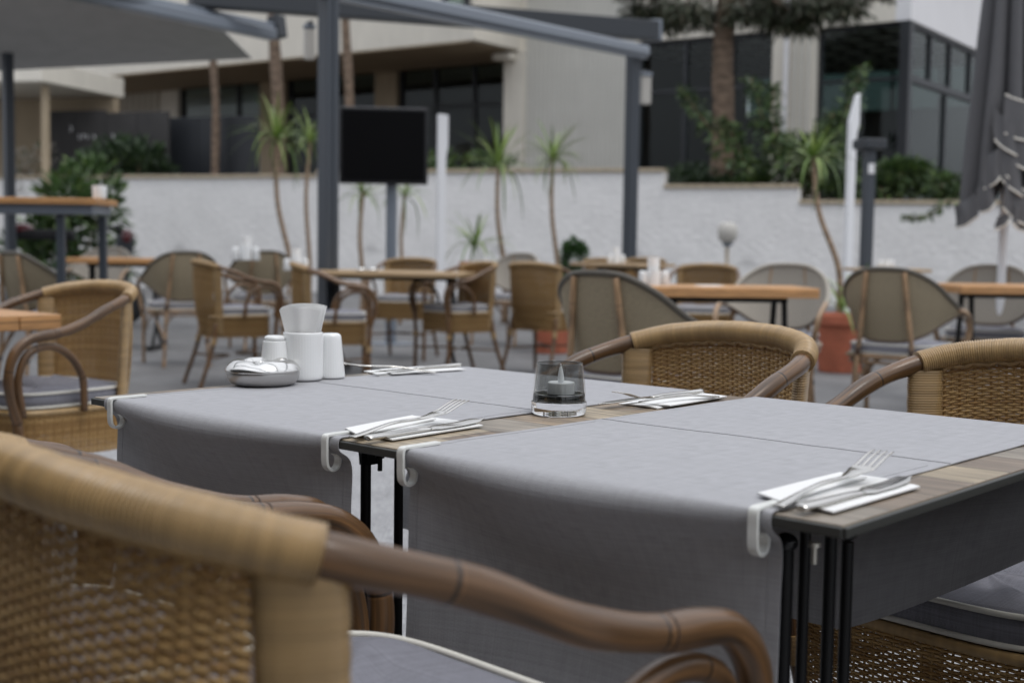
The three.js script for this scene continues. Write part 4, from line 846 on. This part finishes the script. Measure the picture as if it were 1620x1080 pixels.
// a napkin folded into a slanted packet: two leaves of several plies, lightly sprung
function napkin(label, quad, y, quad2) {
  const t = thing('paper_napkin', label, 'napkin', V(0, 0, 0), 0, 'folded napkins at the place settings');
  const Q = quad.map(([u, v]) => onTable(u, v, 0)), c = Q.reduce((s, p) => s.add(p), V(0, 0, 0)).multiplyScalar(0.25);
  t.position.set(c.x, TH + y, c.z);
  const layer = (q, y0, th, puff, ph) => sheet((u, v) => { const a = q[0].clone().lerp(q[1], u), b = q[3].clone().lerp(q[2], u), p = a.lerp(b, v).sub(c); return V(p.x, y0 + th + puff * Math.sin(u * Math.PI) * Math.sin(v * Math.PI) + 0.0012 * Math.pow(v, 3) * Math.sin(u * 4 + ph), p.z); }, 16, 10, th, [0.17, 0.1]);
  part('lower_fold', layer(Q, 0, 0.0016, 0.0012, 0), M.paper, t);
  const Q2 = quad2.map(([u, v]) => onTable(u, v, 0.003));
  part('upper_fold', layer(Q2, 0.0032, 0.0016, 0.0014, 2), M.paper, t);
  return t;
}
const aim = (p, q) => { const d = q.clone().sub(p); return [Math.atan2(d.x, d.z), Math.atan2(d.y, Math.hypot(d.x, d.z))]; };
function lay(kind, label, u0, v0, y0, u1, v1, y1, roll = 0) { const p = onTable(u0, v0, y0), q = onTable(u1, v1, y1), [a, b] = aim(p, q); return cutlery(kind, label, p, a, b, roll); }
napkin('folded white napkin at the gap edge in the middle of the near side', [[620, 700], [545, 683], [655, 661], [764, 677]], 0.0008, [[566, 693], [546, 682], [652, 661], [690, 668]]);
lay('fork', 'steel fork with raised tines resting on the middle near napkin', 556, 691, 0.006, 752, 641, 0.022);
lay('knife', 'steel knife lying beside the fork on the middle near napkin', 580, 697, 0.004, 772, 668, 0.004, 0.15);
napkin('folded white napkin on bare wood at the nearest table corner', [[1318, 816], [1198, 786], [1335, 752], [1456, 775]], 0.0008, [[1238, 800], [1199, 786], [1330, 752], [1372, 762]]);
lay('fork', 'steel fork with raised tines on the napkin at the nearest corner', 1232, 800, 0.006, 1407, 727, 0.022);
lay('knife', 'steel knife on the napkin at the nearest corner', 1266, 809, 0.004, 1452, 761, 0.004, 0.15);
napkin('folded white napkin at the far left edge of the table beside the shakers', [[738, 586], [700, 579], [575, 588], [600, 597]], 0.001, [[735, 586], [700, 579], [600, 586], [620, 594]]);
lay('knife', 'steel knife on the far left napkin', 728, 580, 0.006, 590, 591, 0.006);
lay('fork', 'steel fork on the far left napkin, lying across it', 690, 589, 0.006, 584, 580, 0.016);
napkin('folded white napkin at the far end of the gap in front of the armchair', [[1150, 629], [1085, 622], [978, 640], [1040, 648]], 0.001, [[1150, 629], [1100, 623], [1010, 637], [1060, 645]]);
lay('fork', 'steel fork on the napkin at the far end of the gap', 1135, 627, 0.008, 1003, 632, 0.014);
lay('knife', 'steel knife on the napkin at the far end of the gap', 1110, 622, 0.009, 975, 638, 0.005);
// ------------------------------------------------------------------ the terrace behind: chairs
const spot = (u, depth) => { const p = at(u, 540, depth); p.y = 0; return p; };
const CH = 'rattan armchairs', TB = 'tub chairs of netting';
// kind, picture column of the seat, distance, heading, label
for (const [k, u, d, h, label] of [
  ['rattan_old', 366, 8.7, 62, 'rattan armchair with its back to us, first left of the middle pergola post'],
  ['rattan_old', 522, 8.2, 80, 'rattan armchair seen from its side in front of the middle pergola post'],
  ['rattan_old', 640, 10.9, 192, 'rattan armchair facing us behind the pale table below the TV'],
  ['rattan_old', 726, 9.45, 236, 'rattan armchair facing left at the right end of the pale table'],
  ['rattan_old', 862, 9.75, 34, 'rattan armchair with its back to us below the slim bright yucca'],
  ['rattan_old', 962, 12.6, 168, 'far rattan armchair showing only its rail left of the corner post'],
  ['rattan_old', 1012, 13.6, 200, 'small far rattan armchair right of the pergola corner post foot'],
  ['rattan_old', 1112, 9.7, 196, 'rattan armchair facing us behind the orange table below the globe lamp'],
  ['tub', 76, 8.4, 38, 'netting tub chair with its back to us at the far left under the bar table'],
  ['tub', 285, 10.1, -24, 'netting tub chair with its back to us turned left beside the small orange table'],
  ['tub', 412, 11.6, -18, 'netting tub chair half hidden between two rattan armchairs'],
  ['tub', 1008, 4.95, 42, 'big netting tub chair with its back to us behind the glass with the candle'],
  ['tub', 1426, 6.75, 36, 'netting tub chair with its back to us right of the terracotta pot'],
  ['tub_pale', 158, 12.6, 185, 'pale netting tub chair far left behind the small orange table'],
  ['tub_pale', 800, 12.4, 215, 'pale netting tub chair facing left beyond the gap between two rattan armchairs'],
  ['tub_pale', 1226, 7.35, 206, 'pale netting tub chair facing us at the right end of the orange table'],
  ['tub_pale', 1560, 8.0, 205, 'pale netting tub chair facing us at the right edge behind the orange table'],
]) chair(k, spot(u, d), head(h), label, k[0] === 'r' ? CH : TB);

// ------------------------------------------------------------------ tables behind
function slabTable(label, c, w, d, turn, h, top, th, group) {
  const t = thing('side_table', label, 'table', V(c.x, 0, c.z), turn, group), n = Math.max(2, Math.round(d / 0.14));
  for (let i = 0; i < n; i++) part('board', box(w, th, d / n - 0.002, 0, h - th / 2 + rr(-0.0008, 0.0008), -d / 2 + (i + 0.5) * d / n, 0.004), top, t);
  for (const s of [-1, 1]) {
    for (const q of [-1, 1]) part('leg', tube([V(s * (w / 2 - 0.14) + q * 0.02, h - th, q * 0.02), V(s * (w / 2 - 0.14) + q * 0.03, h * 0.45, q * 0.05), V(s * (w / 2 - 0.14) + q * 0.02, 0.05, q * d * 0.3)], 0.016, { seg: 14, rad: 8 }), M.blackMetal, t);
    part('foot', box(0.06, 0.04, d * 0.72, s * (w / 2 - 0.14), 0.022, 0, 0.01), M.blackMetal, t);
  }
  part('under_frame', box(w - 0.2, 0.03, 0.05, 0, h - th - 0.018, 0, 0.005), M.blackMetal, t);
  return t;
}
const G = YAW;
{
  const corner1 = onHeight(97, 497, 0.75), c = corner1.clone().addScaledVector(A_DIR, -0.4).addScaledVector(B_DIR, -0.33);
  slabTable('thick orange wooden table corner at the left edge in front of the armchair', c, 0.8, 0.66, G, 0.75, M.slab, 0.045, 'orange wooden tables');
}
const t2 = onHeight(622, 431, 0.75), t4 = onHeight(1150, 460, 0.752), t5 = onHeight(1585, 450, 0.75), tb = onHeight(195, 404, 0.75);
slabTable('pale wooden table with black legs below the TV', V(t2.x, 0, -9.5), 1.15, 0.8, G + 0.55, 0.76, M.slabPale, 0.03);
slabTable('orange wooden table with black base between the netting tub chairs', V(1.105, 0, -6.75), 0.86, 0.5, 0.06, 0.770, M.slab, 0.050, 'orange wooden tables');
slabTable('orange wooden table at the right edge in front of the white wall', V(2.98, 0, -7.55), 0.95, 0.6, 0.02, 0.775, M.slab, 0.045, 'orange wooden tables');
slabTable('small orange wooden table between tub chairs at the left', V(-3.42, 0, -11.4), 0.85, 0.6, G + 0.7, 0.80, M.slab, 0.045, 'orange wooden tables');
{ // steel framed bar table, far left
  const t = thing('bar_table', 'tall narrow bar table with wooden top on grey steel legs at the far left', 'bar table', at(60, 322, 7.2).setY(0), 0.03), h = at(60, 314, 7.2).y, w = 1.55;
  const x1 = at(168, 322, 7.2).x - at(60, 322, 7.2).x;
  for (const z of [-0.11, 0.11]) part('board', box(w, 0.034, 0.216, x1 - w / 2, h - 0.017, z, 0.004), M.slab, t);
  part('under_frame', box(w - 0.06, 0.05, 0.36, x1 - w / 2, h - 0.034 - 0.026, 0, 0.004), M.railGrey, t);
  for (const x of [x1 - 0.06, x1 - 0.22, x1 - w + 0.1]) part('leg', box(0.042, h - 0.09, 0.042, x, (h - 0.09) / 2, x < x1 - 0.1 && x > x1 - 0.3 ? 0.12 : -0.12, 0.004), M.frame, t);
}
// ------------------------------------------------------------------ white sets on the tables behind
function cruet(label, p, s = 1, tall = true) {
  const t = thing('cruet_set', label, 'cruet set', p, 0.3, 'white cruet sets on the tables behind');
  part('cup', lathe([[0, 0], [0.032, 0], [0.033, 0.003], [0.033, 0.078], [0.029, 0.078], [0.029, 0.02], [0, 0.02]].map(([a, b]) => [a * s, b * s]), 24), M.ceramic, t);
  if (tall) part('napkin', sheet((u, v) => V((u - 0.5) * 0.056 * s * (1 + 0.25 * v), (0.03 + 0.105 * v) * s, 0.012 * Math.sin(u * 5) * v * s), 10, 6, 0.012 * s), M.paper, t);
  for (const q of [-1, 1]) part('shaker', lathe([[0, 0], [0.024, 0], [0.018, 0.066], [0.014, 0.073], [0, 0.074]].map(([a, b]) => [a * s, b * s]), 20).translate(q * 0.058 * s, 0, 0.004), M.ceramic, t);
  return t;
}
cruet('white cups and napkins on the small orange table left of the post', at(388, 397, 11.1).setY(0.80), 1.5);
cruet('white cup with napkins behind the side-on armchair by the post', at(468, 412, 9.4).setY(0.76), 1.15);
cruet('white cup and shakers on the orange table behind the big tub chair', at(1034, 448, 6.75).setY(0.765), 1.08);
cruet('small white set by the foot of the pergola corner post', at(975, 412, 12.2).setY(0.80), 1.1);
cruet('small white set on the far right table beyond the terracotta pot', at(1402, 424, 12.5).setY(0.78), 1.1, false);
{ const t = slabTable('small far table by the foot of the pergola corner post', V(at(985, 412, 12.3).x, 0, -12.3), 0.8, 0.6, G, 0.8, M.slabPale, 0.03); void t; }
slabTable('small far table under the white set beyond the terracotta pot', V(at(1402, 412, 12.6).x, 0, -12.6), 0.7, 0.6, 0, 0.78, M.slabPale, 0.03);
{
  const f = solo('folded_napkin', box(0.13, 0.008, 0.09, 0, 0.004, 0, 0.003), M.paper, 'folded white napkin lying on the orange table between the tub chairs', 'napkin', at(1122, 452, 6.75).setY(0.766), 0.3);
  for (const [u, l] of [[571, 'left of two steel ashtrays glinting on the pale table'], [589, 'right of two steel ashtrays glinting on the pale table']]) solo('small_ashtray', lathe([[0, 0], [0.034, 0], [0.037, 0.012], [0.03, 0.024], [0.016, 0.026], [0, 0.02]], 28), M.steel, l, 'ashtray', at(u, 426, 9.35).setY(0.7605));
}

solo('white_cup', lathe([[0, 0], [0.034, 0], [0.038, 0.01], [0.04, 0.075], [0.036, 0.075], [0.033, 0.012], [0, 0.008]], 28), M.ceramic, 'small white cup at the right end of the tall bar table', 'cup', at(157, 319, 7.2).setY(at(60, 314, 7.2).y + 0.001));

// ------------------------------------------------------------------ pergolas
{
  const g = thing('pergola', 'slate blue steel pergola with sloping grey rails over the terrace', 'pergola');
  const post = (u, d, w, top, name = 'post') => { const p = spot(u, d); return part(name, [box(w, top, w, 0, top / 2, 0, 0.008), box(w * 0.28, top - 0.02, 0.012, w * 0.12, top / 2, w / 2 + 0.003, 0.003), box(0.012, top - 0.02, w * 0.28, w / 2 + 0.003, top / 2, -w * 0.12, 0.003)].map((q) => q.rotateY(0.80).translate(p.x, 0, p.z)), M.frame, g); };
  post(518, 9.7, 0.116, 3.0);
  post(993, 14.9, 0.125, 3.15);
  post(18, 14.2, 0.10, 3.6);
  for (const [u, d, s] of [[518, 9.7, 0.3], [993, 14.9, 0.3], [18, 14.2, 0.3]]) { const p = spot(u, d); part('base_plate', box(s, 0.012, s, p.x, 0.01, p.z, 0.004).clone(), M.frame, g); }
  const R1 = [at(470, -32, 9.2), at(1021, 81, 14.7)];
  part('rail', [beam(R1[0], R1[1], 0.14, 0.12, 0.03), beam(R1[0].clone().add(V(0, -0.078, 0)), R1[1].clone().add(V(-0.02, -0.078, 0.02)), 0.09, 0.028)], M.railGrey, g);
  part('post_head', beam(at(996, 92, 14.85), at(996, 124, 14.85), 0.075, 0.075), M.whitePaint, g);
  part('beam', beam(at(1036, 49, 15.0), at(300, -8, 12.3), 0.20, 0.215, 0.01), M.frameDark, g);
  part('beam_end', beam(at(1026, 48, 14.97), at(1037, 49, 15.05), 0.23, 0.24, 0.01), M.railGrey, g);
  // open bay added over the set table, outside the frame, for stripes in reflections
  for (const b of [-0.6, 1.0, 2.6]) part('rail', beam(T(-3.4, 3.1, b), T(3.6, 3.1, b), 0.12, 0.11, 0.02), M.railGrey, g);
  for (const a of [-3.4, 3.6]) part('beam', beam(T(a, 3.1, -1.1), T(a, 3.1, 3.4), 0.14, 0.16, 0.01), M.frameDark, g);
  for (const [a, b] of [[-3.4, -0.9], [3.6, -0.9], [3.6, 3.2]]) { const p = T(a, 0, b); part('post', box(0.116, 3.02, 0.116, 0, 1.51, 0, 0.008).rotateY(YAW).translate(p.x, 0, p.z), M.frame, g); }
  // rails and canvas of the bay on the left
  const R2 = [at(60, -24, 10.4), at(431, 55, 13.2)], R3 = [at(120, -22, 10.6), at(434, 43, 13.6)];
  part('rail', beam(R2[0], R2[1], 0.13, 0.115, 0.02), M.railGrey, g);
  part('rail', beam(R3[0], R3[1], 0.09, 0.075, 0.02), M.railGrey, g);
  part('beam', beam(at(440, 60, 13.6), at(436, 26, 13.6), 0.14, 0.14), M.frameDark, g);
  const q = [at(-100, -48, 10.9), at(352, 46, 13.3), at(398, 91, 14.6), at(-150, 118, 15.2)];
  part('canopy', sheet((u, v) => { const a = q[0].clone().lerp(q[1], u), b = q[3].clone().lerp(q[2], u), p = a.lerp(b, v); p.y -= 0.10 * Math.sin(u * Math.PI) * Math.sin(v * Math.PI) * 0.6; return p; }, 24, 16, 0.01, [5, 3]), M.canopy, g);
}
for (const [u, v0, v1, d, label] of [[489, 36, 96, 9.9, 'white box lantern hanging left of the middle pergola post'], [1019, 112, 166, 14.95, 'white box lantern on the pergola corner post']]) {
  const a = at(u, v0, d), b = at(u, v1, d), h = a.y - b.y, w = u < 600 ? 0.075 : 0.13;
  const t = thing('box_lantern', label, 'lantern', b, 0.5, 'box lanterns on the pergola posts');
  part('housing', box(w, h * 0.8, w * 0.8, 0, h * 0.42, 0, 0.012), M.globe, t);
  part('cap', box(w * 1.12, h * 0.12, w * 0.92, 0, h * 0.885, 0, 0.01), M.railGrey, t);
  part('bracket', box(0.03, h * 0.08, 0.10, 0, h * 0.98, 0, 0.004), M.frameDark, t);
}
{ // TV on its pole
  const t = thing('television', 'black outdoor television screen on a grey pole right of the pergola post', 'television', spot(612, 12.3), 0.10);
  const a = at(541, 172, 12.3), b = at(677, 293, 12.3), y1 = a.y, y0 = b.y, w = (b.x - a.x) / Math.cos(0.10), cx = (a.x + b.x) / 2 - spot(612, 12.3).x;
  part('casing', box(w, y1 - y0, 0.09, cx, (y0 + y1) / 2, 0, 0.015), M.blackPlastic, t);
  part('screen', box(w - 0.06, y1 - y0 - 0.06, 0.006, cx, (y0 + y1) / 2, 0.047, 0.002), M.screen, t);
  part('pole', tube([V(0.035, 0, -0.09), V(0.035, y1 - 0.2, -0.09)], 0.052, { seg: 2, rad: 16 }), M.railGrey, t);
  part('bracket', box(0.2, 0.2, 0.05, 0.035, (y0 + y1) / 2, -0.065, 0.005), M.frameDark, t);
  part('base', lathe([[0, 0], [0.22, 0], [0.22, 0.012], [0, 0.014]], 32).translate(0.035, 0, -0.09), M.railGrey, t);
}
// ------------------------------------------------------------------ lamps
{
  const blade = (u0, u1, vTop, vB, d, label, w0, slant) => {
    const top = at(u0, vTop, d), p = spot(u1, d), t = thing('blade_lamp', label, 'lamp post', V(p.x, 0, p.z), 0.35), dx = 0;
    const h = top.y, hb = at(u0, vB, d).y;
    const sh = new THREE.Shape(); sh.moveTo(-0.042, 0); sh.lineTo(0.036, 0); sh.lineTo(0.036, hb - 0.08); sh.quadraticCurveTo(0.04, hb, w0, hb + 0.08); sh.lineTo(w0 + (slant > 0 ? 0.0 : 0), slant > 0 ? h : h - 0.01); sh.lineTo(slant > 0 ? w0 - 0.03 : -0.042, h - (slant > 0 ? 0.02 : 0)); if (slant > 0) sh.lineTo(-0.042, hb + 0.1); sh.lineTo(-0.042, 0);
    part('column', new THREE.ExtrudeGeometry(sh, { depth: 0.05, bevelEnabled: true, bevelSize: 0.006, bevelThickness: 0.006, bevelSegments: 2 }).translate(dx, 0, -0.025), M.whitePaint, t);
    part('base', box(0.2, 0.02, 0.16, 0, 0.012, 0, 0.005), M.whitePaint, t);
  };
  blade(700, 696, 184, 245, 14.2, 'slim white blade lamp post right of the TV', 0.058, 0);
  blade(1350, 1338, 152, 210, 14.6, 'white lamp post with slanted pointed top beside the dark lamp post', 0.068, 1);
  const p = spot(1366, 13.2), t = thing('lamp_post', 'dark grey lamp post with flat square head right of the white one', 'lamp post', p, 0.3), h = at(1370, 222, 13.2).y;
  part('column', box(0.10, h - 0.08, 0.10, 0, (h - 0.08) / 2, 0, 0.006), M.frame, t);
  part('head', box(0.25, 0.10, 0.25, 0.0, h - 0.05, 0, 0.012), M.frameDark, t);
  part('sticker', box(0.07, 0.10, 0.006, -0.005, at(1363, 268, 13.2).y, 0.0535, 0.002), M.whitePaint, t);
  part('base', box(0.22, 0.015, 0.22, 0, 0.01, 0, 0.004), M.frame, t);
  const g = spot(1147, 19.0), q = thing('globe_lamp', 'small pale garden lamp on a short stem before the white wall', 'lamp', g), y = at(1147, 384, 19).y, y1 = at(1147, 352, 19).y;
  part('stem', tube([V(0, 0, 0), V(0, y, 0)], 0.026, { seg: 2, rad: 10 }), M.cap, q);
  part('shade', lathe([[0.06, y], [0.13, y + 0.04], [0.15, y + 0.16], [0.13, y1 - 0.03], [0.07, y1], [0, y1 + 0.005]], 28), M.globe, q);
  part('collar', lathe([[0.031, y - 0.06], [0.075, y - 0.03], [0.085, y], [0.031, y + 0.005]], 24), M.railGrey, q);
}
// ------------------------------------------------------------------ yuccas and dracaenas
function bladeGeo(len, wid, droop) {
  const n = 7, P = [], I = [], C = [];
  for (let i = 0; i <= n; i++) {
    const s = i / n, w = wid * Math.min(1, 0.55 + s * 2.2) * Math.sqrt(Math.max(0.0, 1 - s * s)), z = len * (s - 0.22 * droop * s * s), y = -len * droop * 0.62 * s * s * s;
    for (const k of [-1, 0, 1]) { P.push(k * w / 2, y + (k ? 0.18 * w : 0), z); const t = 0.8 + 0.35 * s; C.push(t, t, t); }
  }
  for (let i = 0; i < n; i++) for (const k of [0, 1]) { const a = i * 3 + k; I.push(a, a + 3, a + 1, a + 1, a + 3, a + 4); }
  const g = new THREE.BufferGeometry();
  g.setAttribute('position', new THREE.Float32BufferAttribute(P, 3)); g.setAttribute('color', new THREE.Float32BufferAttribute(C.map(() => 1), 3)); g.setIndex(I); g.computeVertexNormals();
  return g;
}
const blades = [0.25, 0.6, 1.0, 1.5].map((d) => bladeGeo(1, 0.062, d));
const leafTones = [leafMat(0.20, 0.29, 0.06), leafMat(0.14, 0.23, 0.05), leafMat(0.26, 0.34, 0.09), leafMat(0.10, 0.16, 0.045)];
function rosette(t, c, r, n, up = 0.35, wide = 1) {
  for (let i = 0; i < n; i++) {
    const e = Math.asin(lerp(-0.38, 0.98, Math.pow((i + 0.5) / n, up))), az = i * 2.39996 + rr(-0.25, 0.25), bi = e > 0.8 ? 0 : e > 0.35 ? 1 : e > -0.05 ? 2 : 3;
    const m = part('leaf', blades[bi], leafTones[e < -0.1 ? 3 : Math.floor(rnd() * 3)], t);
    m.position.copy(c).add(V(0, rr(-0.06, 0.05) * r, 0)); m.rotation.order = 'YXZ';
    m.rotation.set(-e + rr(-0.15, 0.15), az, rr(-0.2, 0.2)); const s = r * rr(0.6, 1.15); m.scale.set(s * wide, s, s);
  }
}
function yucca(label, u, v, d, r, n, trunk, ub, potted, name = 'yucca', wide = 1) {
  const c = at(u, v, d), b = spot(ub, d), t = thing(name, label, 'plant', b);
  const L = c.clone().sub(b), y0 = potted ? 0.40 : 0;
  if (trunk) part('trunk', tube([V(0, y0, 0), V(L.x * 0.2 + 0.03, lerp(y0, L.y, 0.3), 0.02), V(L.x * 0.75 - 0.02, lerp(y0, L.y, 0.68), -0.02), L.clone().add(V(0, 0.03, 0))], (s, a) => trunk * (1.25 - 0.4 * s) * (1 + 0.07 * Math.sin(s * 160)), { seg: 60, rad: 10 }), M.trunk, t);
  rosette(t, L, r, n, 0.6, wide);
  return t;
}
function pot(label, p, h, r, group) {
  const t = thing('plant_pot', label, 'pot', p, 0, group);
  part('pot_body', lathe([[0, 0], [r * 0.72, 0], [r * 0.74, 0.01], [r * 0.93, h * 0.80], [r * 0.92, h * 0.81]], 40), M.terracotta, t);
  part('pot_rim', lathe([[r * 0.92, h * 0.80], [r, h * 0.81], [r * 1.02, h * 0.83], [r * 1.02, h * 0.975], [r, h], [r * 0.9, h], [r * 0.88, h * 0.9]], 40), M.terracotta, t);
  part('soil', lathe([[0, h * 0.93], [r * 0.5, h * 0.94], [r * 0.9, h * 0.90]], 24), M.soil, t);
  return t;
}
{
  const pp = spot(1330, 10.2); pot('large terracotta pot holding the tall leaning yucca at the right', pp, 0.46, 0.225, 'terracotta pots');
  yucca('tall yucca with a thin leaning trunk growing from the large terracotta pot', 1287, 252, 10.6, 0.43, 52, 0.022, 1326, true);
  // low shoots at the foot of the same pot
  const t = thing('yucca', 'short yucca shoots at the foot of the tall leaning trunk', 'plant', pp.clone().add(V(0.09, 0.42, 0.05))); rosette(t, V(-0.10, 0.05, 0), 0.42, 12, 0.25); rosette(t, V(0.06, 0.08, 0), 0.42, 14, 0.25);
}
for (const [label, u, v, d, r, n, tr, ub] of [
  ['slim bright green yucca, second right of the white blade lamp', 874, 254, 15.5, 0.60, 36, 0.026, 880],
  ['bushy green yucca just right of the white blade lamp', 788, 262, 15.8, 0.66, 40, 0.028, 796],
  ['bright green yucca crown left of the middle pergola post', 437, 222, 13.8, 0.56, 44, 0.026, 466],
  ['yucca crown close against the middle pergola post', 490, 226, 15.2, 0.52, 34, 0.024, 486],
  ['drooping yucca half hidden below the TV', 574, 308, 15.0, 0.52, 30, 0.026, 570],
  ['yucca hanging behind the TV pole', 640, 312, 15.4, 0.5, 24, 0.022, 632],
]) {
  yucca(label, u, v, d, r, n, tr, ub, false, 'yucca', 0.85);
}
yucca('low spiky yucca without trunk before the white wall', 752, 390, 15.4, 0.55, 30, 0, 752, true);
pot('tall terracotta pot under the low spiky yucca without trunk', spot(752, 15.4), 0.75, 0.2, 'terracotta pots');
for (const [label, u, d, h, r] of [['terracotta pot under the rattan armchair below the slim yucca', 872, 11.6, 0.46, 0.2]]) {
  pot(label, spot(u, d), h, r, 'terracotta pots');
  const q = thing('pot_plant', 'low leafy plant growing in the ' + label, 'plant', spot(u, d).add(V(0, h * 0.93, 0)));
  stuff(part('foliage', leaves(120, () => { const e = V(rr(-1, 1), rr(0, 1), rr(-1, 1)); return { p: e.clone().multiplyScalar(r * 0.8), d: e }; }, 0.1, 0.05, DARKG, 0.2), M.leaf, q));
  part('stem', tube([V(0, -0.02, 0), V(0.01, 0.05, 0), V(0, 0.1, 0)], 0.01, { seg: 4, rad: 6 }), M.trunk, q);
}
{
  const b = spot(906, 15.6), h = at(906, 380, 15.6).y, t = thing('round_bush', 'round bright green bush right of the slim yucca trunk', 'shrub', b);
  part('stem', tube([V(0, 0, 0), V(0.02, 0.3, 0), V(0, h - 0.25, 0)], 0.025, { seg: 8, rad: 6 }), M.trunk, t);
  stuff(part('foliage', leaves(1500, () => { const e = V(rr(-1, 1), rr(-1, 1), rr(-1, 1)).normalize(); return { p: V(0, h - 0.26, 0).add(e.clone().multiply(V(0.17, 0.28, 0.17)).multiplyScalar(Math.cbrt(rnd()))), d: e }; }, 0.06, 0.035, [[0.05, 0.13, 0.03], [0.035, 0.10, 0.025], [0.07, 0.16, 0.035]], 0.1), M.leaf, t));
}
// ------------------------------------------------------------------ parked scooter, far left
{
  const p = spot(125, 14.5), t = thing('parked_scooter', 'dark scooter with red panels parked behind the tub chairs at the far left', 'scooter', p, 0.12);
  const y = (v) => at(125, v, 14.5).y, x = (u) => at(u, 380, 14.5).x - p.x;
  const wheel = (wx) => { const w = part('wheel', new THREE.TorusGeometry(0.19, 0.055, 12, 32).translate(wx, 0.245, 0), M.rubber, t); part('rim', lathe([[0, -0.03], [0.14, -0.025], [0.145, 0.025], [0, 0.03]], 24).rotateX(Math.PI / 2).translate(wx, 0.245, 0), M.frameDark, w); };
  wheel(x(48)); wheel(x(195));
  part('tail_panel', new THREE.SphereGeometry(1, 24, 16).scale(0.13, 0.075, 0.12).translate(x(42), y(364), 0), M.red, t);
  part('front_panel', new THREE.SphereGeometry(1, 24, 16).scale(0.07, 0.095, 0.12).translate(x(202), y(374), 0), M.red, t);
  part('seat', box(0.62, 0.12, 0.24, x(78), y(372), 0, 0.05), M.rubber, t);
  part('body', tube([V(x(40), 0.5, 0), V(x(90), 0.42, 0), V(x(150), 0.32, 0), V(x(185), 0.5, 0), V(x(200), y(372), 0)], 0.10, { seg: 30, rad: 12 }), M.frameDark, t);
  part('handlebar', [tube([V(x(200), y(380), 0), V(x(185), y(362), 0), V(x(176), y(360), 0.28), V(x(160), y(366), 0.34)], 0.016, { seg: 18, rad: 8 }), tube([V(x(200), y(380), 0), V(x(190), y(360), 0), V(x(178), y(357), -0.28), V(x(158), y(362), -0.34)], 0.016, { seg: 18, rad: 8 })], M.rubber, t);
}
// ------------------------------------------------------------------ folded parasol at the right edge
{
  const d = 8.2, b = spot(1581, d), t = thing('folded_parasol', 'folded dark grey parasol with pale piped valance hanging at the right edge', 'parasol', b);
  const y = (v) => at(1581, v, d).y, x = (u) => at(u, 200, d).x - b.x, yb = y(330), yt = y(-230);
  part('pole', tube([V(0, 0, 0), V(0, yt + 0.1, 0)], 0.028, { seg: 2, rad: 16 }), M.whitePaint, t);
  part('base', box(0.5, 0.08, 0.5, 0, 0.042, 0, 0.02), M.frameDark, t);
  const nf = 9, cloth = sheet((u, v) => {
    const a = u * Math.PI * 2, k = Math.pow(1 - v, 0.7), R = lerp(0.055, 0.255, k), f = Math.pow(Math.abs(Math.sin(a * nf / 2 + 0.12 * Math.sin(v * 5))), 0.7);
    const r = R * (0.56 + 0.52 * f + 0.06 * Math.sin(a * 2 + 1) + 0.03 * Math.sin(a * 5 + v * 9));
    return V(Math.cos(a) * r, lerp(yb + 0.10 - 0.11 * f - 0.05 * Math.sin(a * 2 + 0.6), yt, v), Math.sin(a) * r);
  }, 216, 60, 0.002, [1.6, 2.4]);
  part('canopy', cloth, M.parasol, t);
  // valance flaps folded at odd angles over the pleats, each edged with pale piping
  const piping = [];
  for (const [u, v0, w, h, tilt, turn, R] of [[1602, 158, 0.17, 0.24, 0.05, 0.1, 0.23], [1584, 186, 0.12, 0.19, 0.10, -0.3, 0.25], [1612, 205, 0.15, 0.24, 0.06, 0.25, 0.25], [1566, 238, 0.08, 0.20, -0.07, -0.5, 0.25], [1594, 244, 0.12, 0.21, 0.10, 0.0, 0.27], [1558, 288, 0.075, 0.16, -0.06, -0.5, 0.24], [1600, 292, 0.15, 0.20, 0.11, 0.15, 0.26], [1534, 315, 0.085, 0.14, -0.07, -0.8, 0.24], [1583, 335, 0.08, 0.08, -0.06, -0.1, 0.28], [1608, 328, 0.10, 0.12, 0.05, 0.35, 0.28]]) {
    const c = at(u, v0, d - R).sub(b), ph = u * 0.7;
    const f = (s, q) => { // lies just outside the pleats
      const x = c.x + (s - 0.5) * w + 0.010 * Math.sin(q * 3 + ph), py = c.y - h * q - tilt * (s - 0.5) - 0.014 * Math.sin(s * Math.PI);
      const rm = lerp(0.055, 0.255, Math.pow(Math.min(1, Math.max(0, (yt - py) / (yt - yb))), 0.7)) * 1.13 + 0.012 + 0.008 * Math.sin(s * 7 + ph) + 0.01 * q;
      return V(x, py, Math.sqrt(Math.max(0.0025, rm * rm - x * x)));
    };
    part('valance_flap', sheet(f, 14, 8, 0.002, [w, h]), M.parasol, t);
    piping.push(tube(Array.from({ length: 13 }, (_, k) => f(k / 12, 1.0)), 0.0065, { seg: 24, rad: 6 }));
    if (w > 0.14) piping.push(tube(Array.from({ length: 13 }, (_, k) => f(k / 12, 0.02)), 0.006, { seg: 24, rad: 6 }));
  }
  for (const q of piping) part('piping', q, M.piping, t);
}
renderer.render(scene, camera);
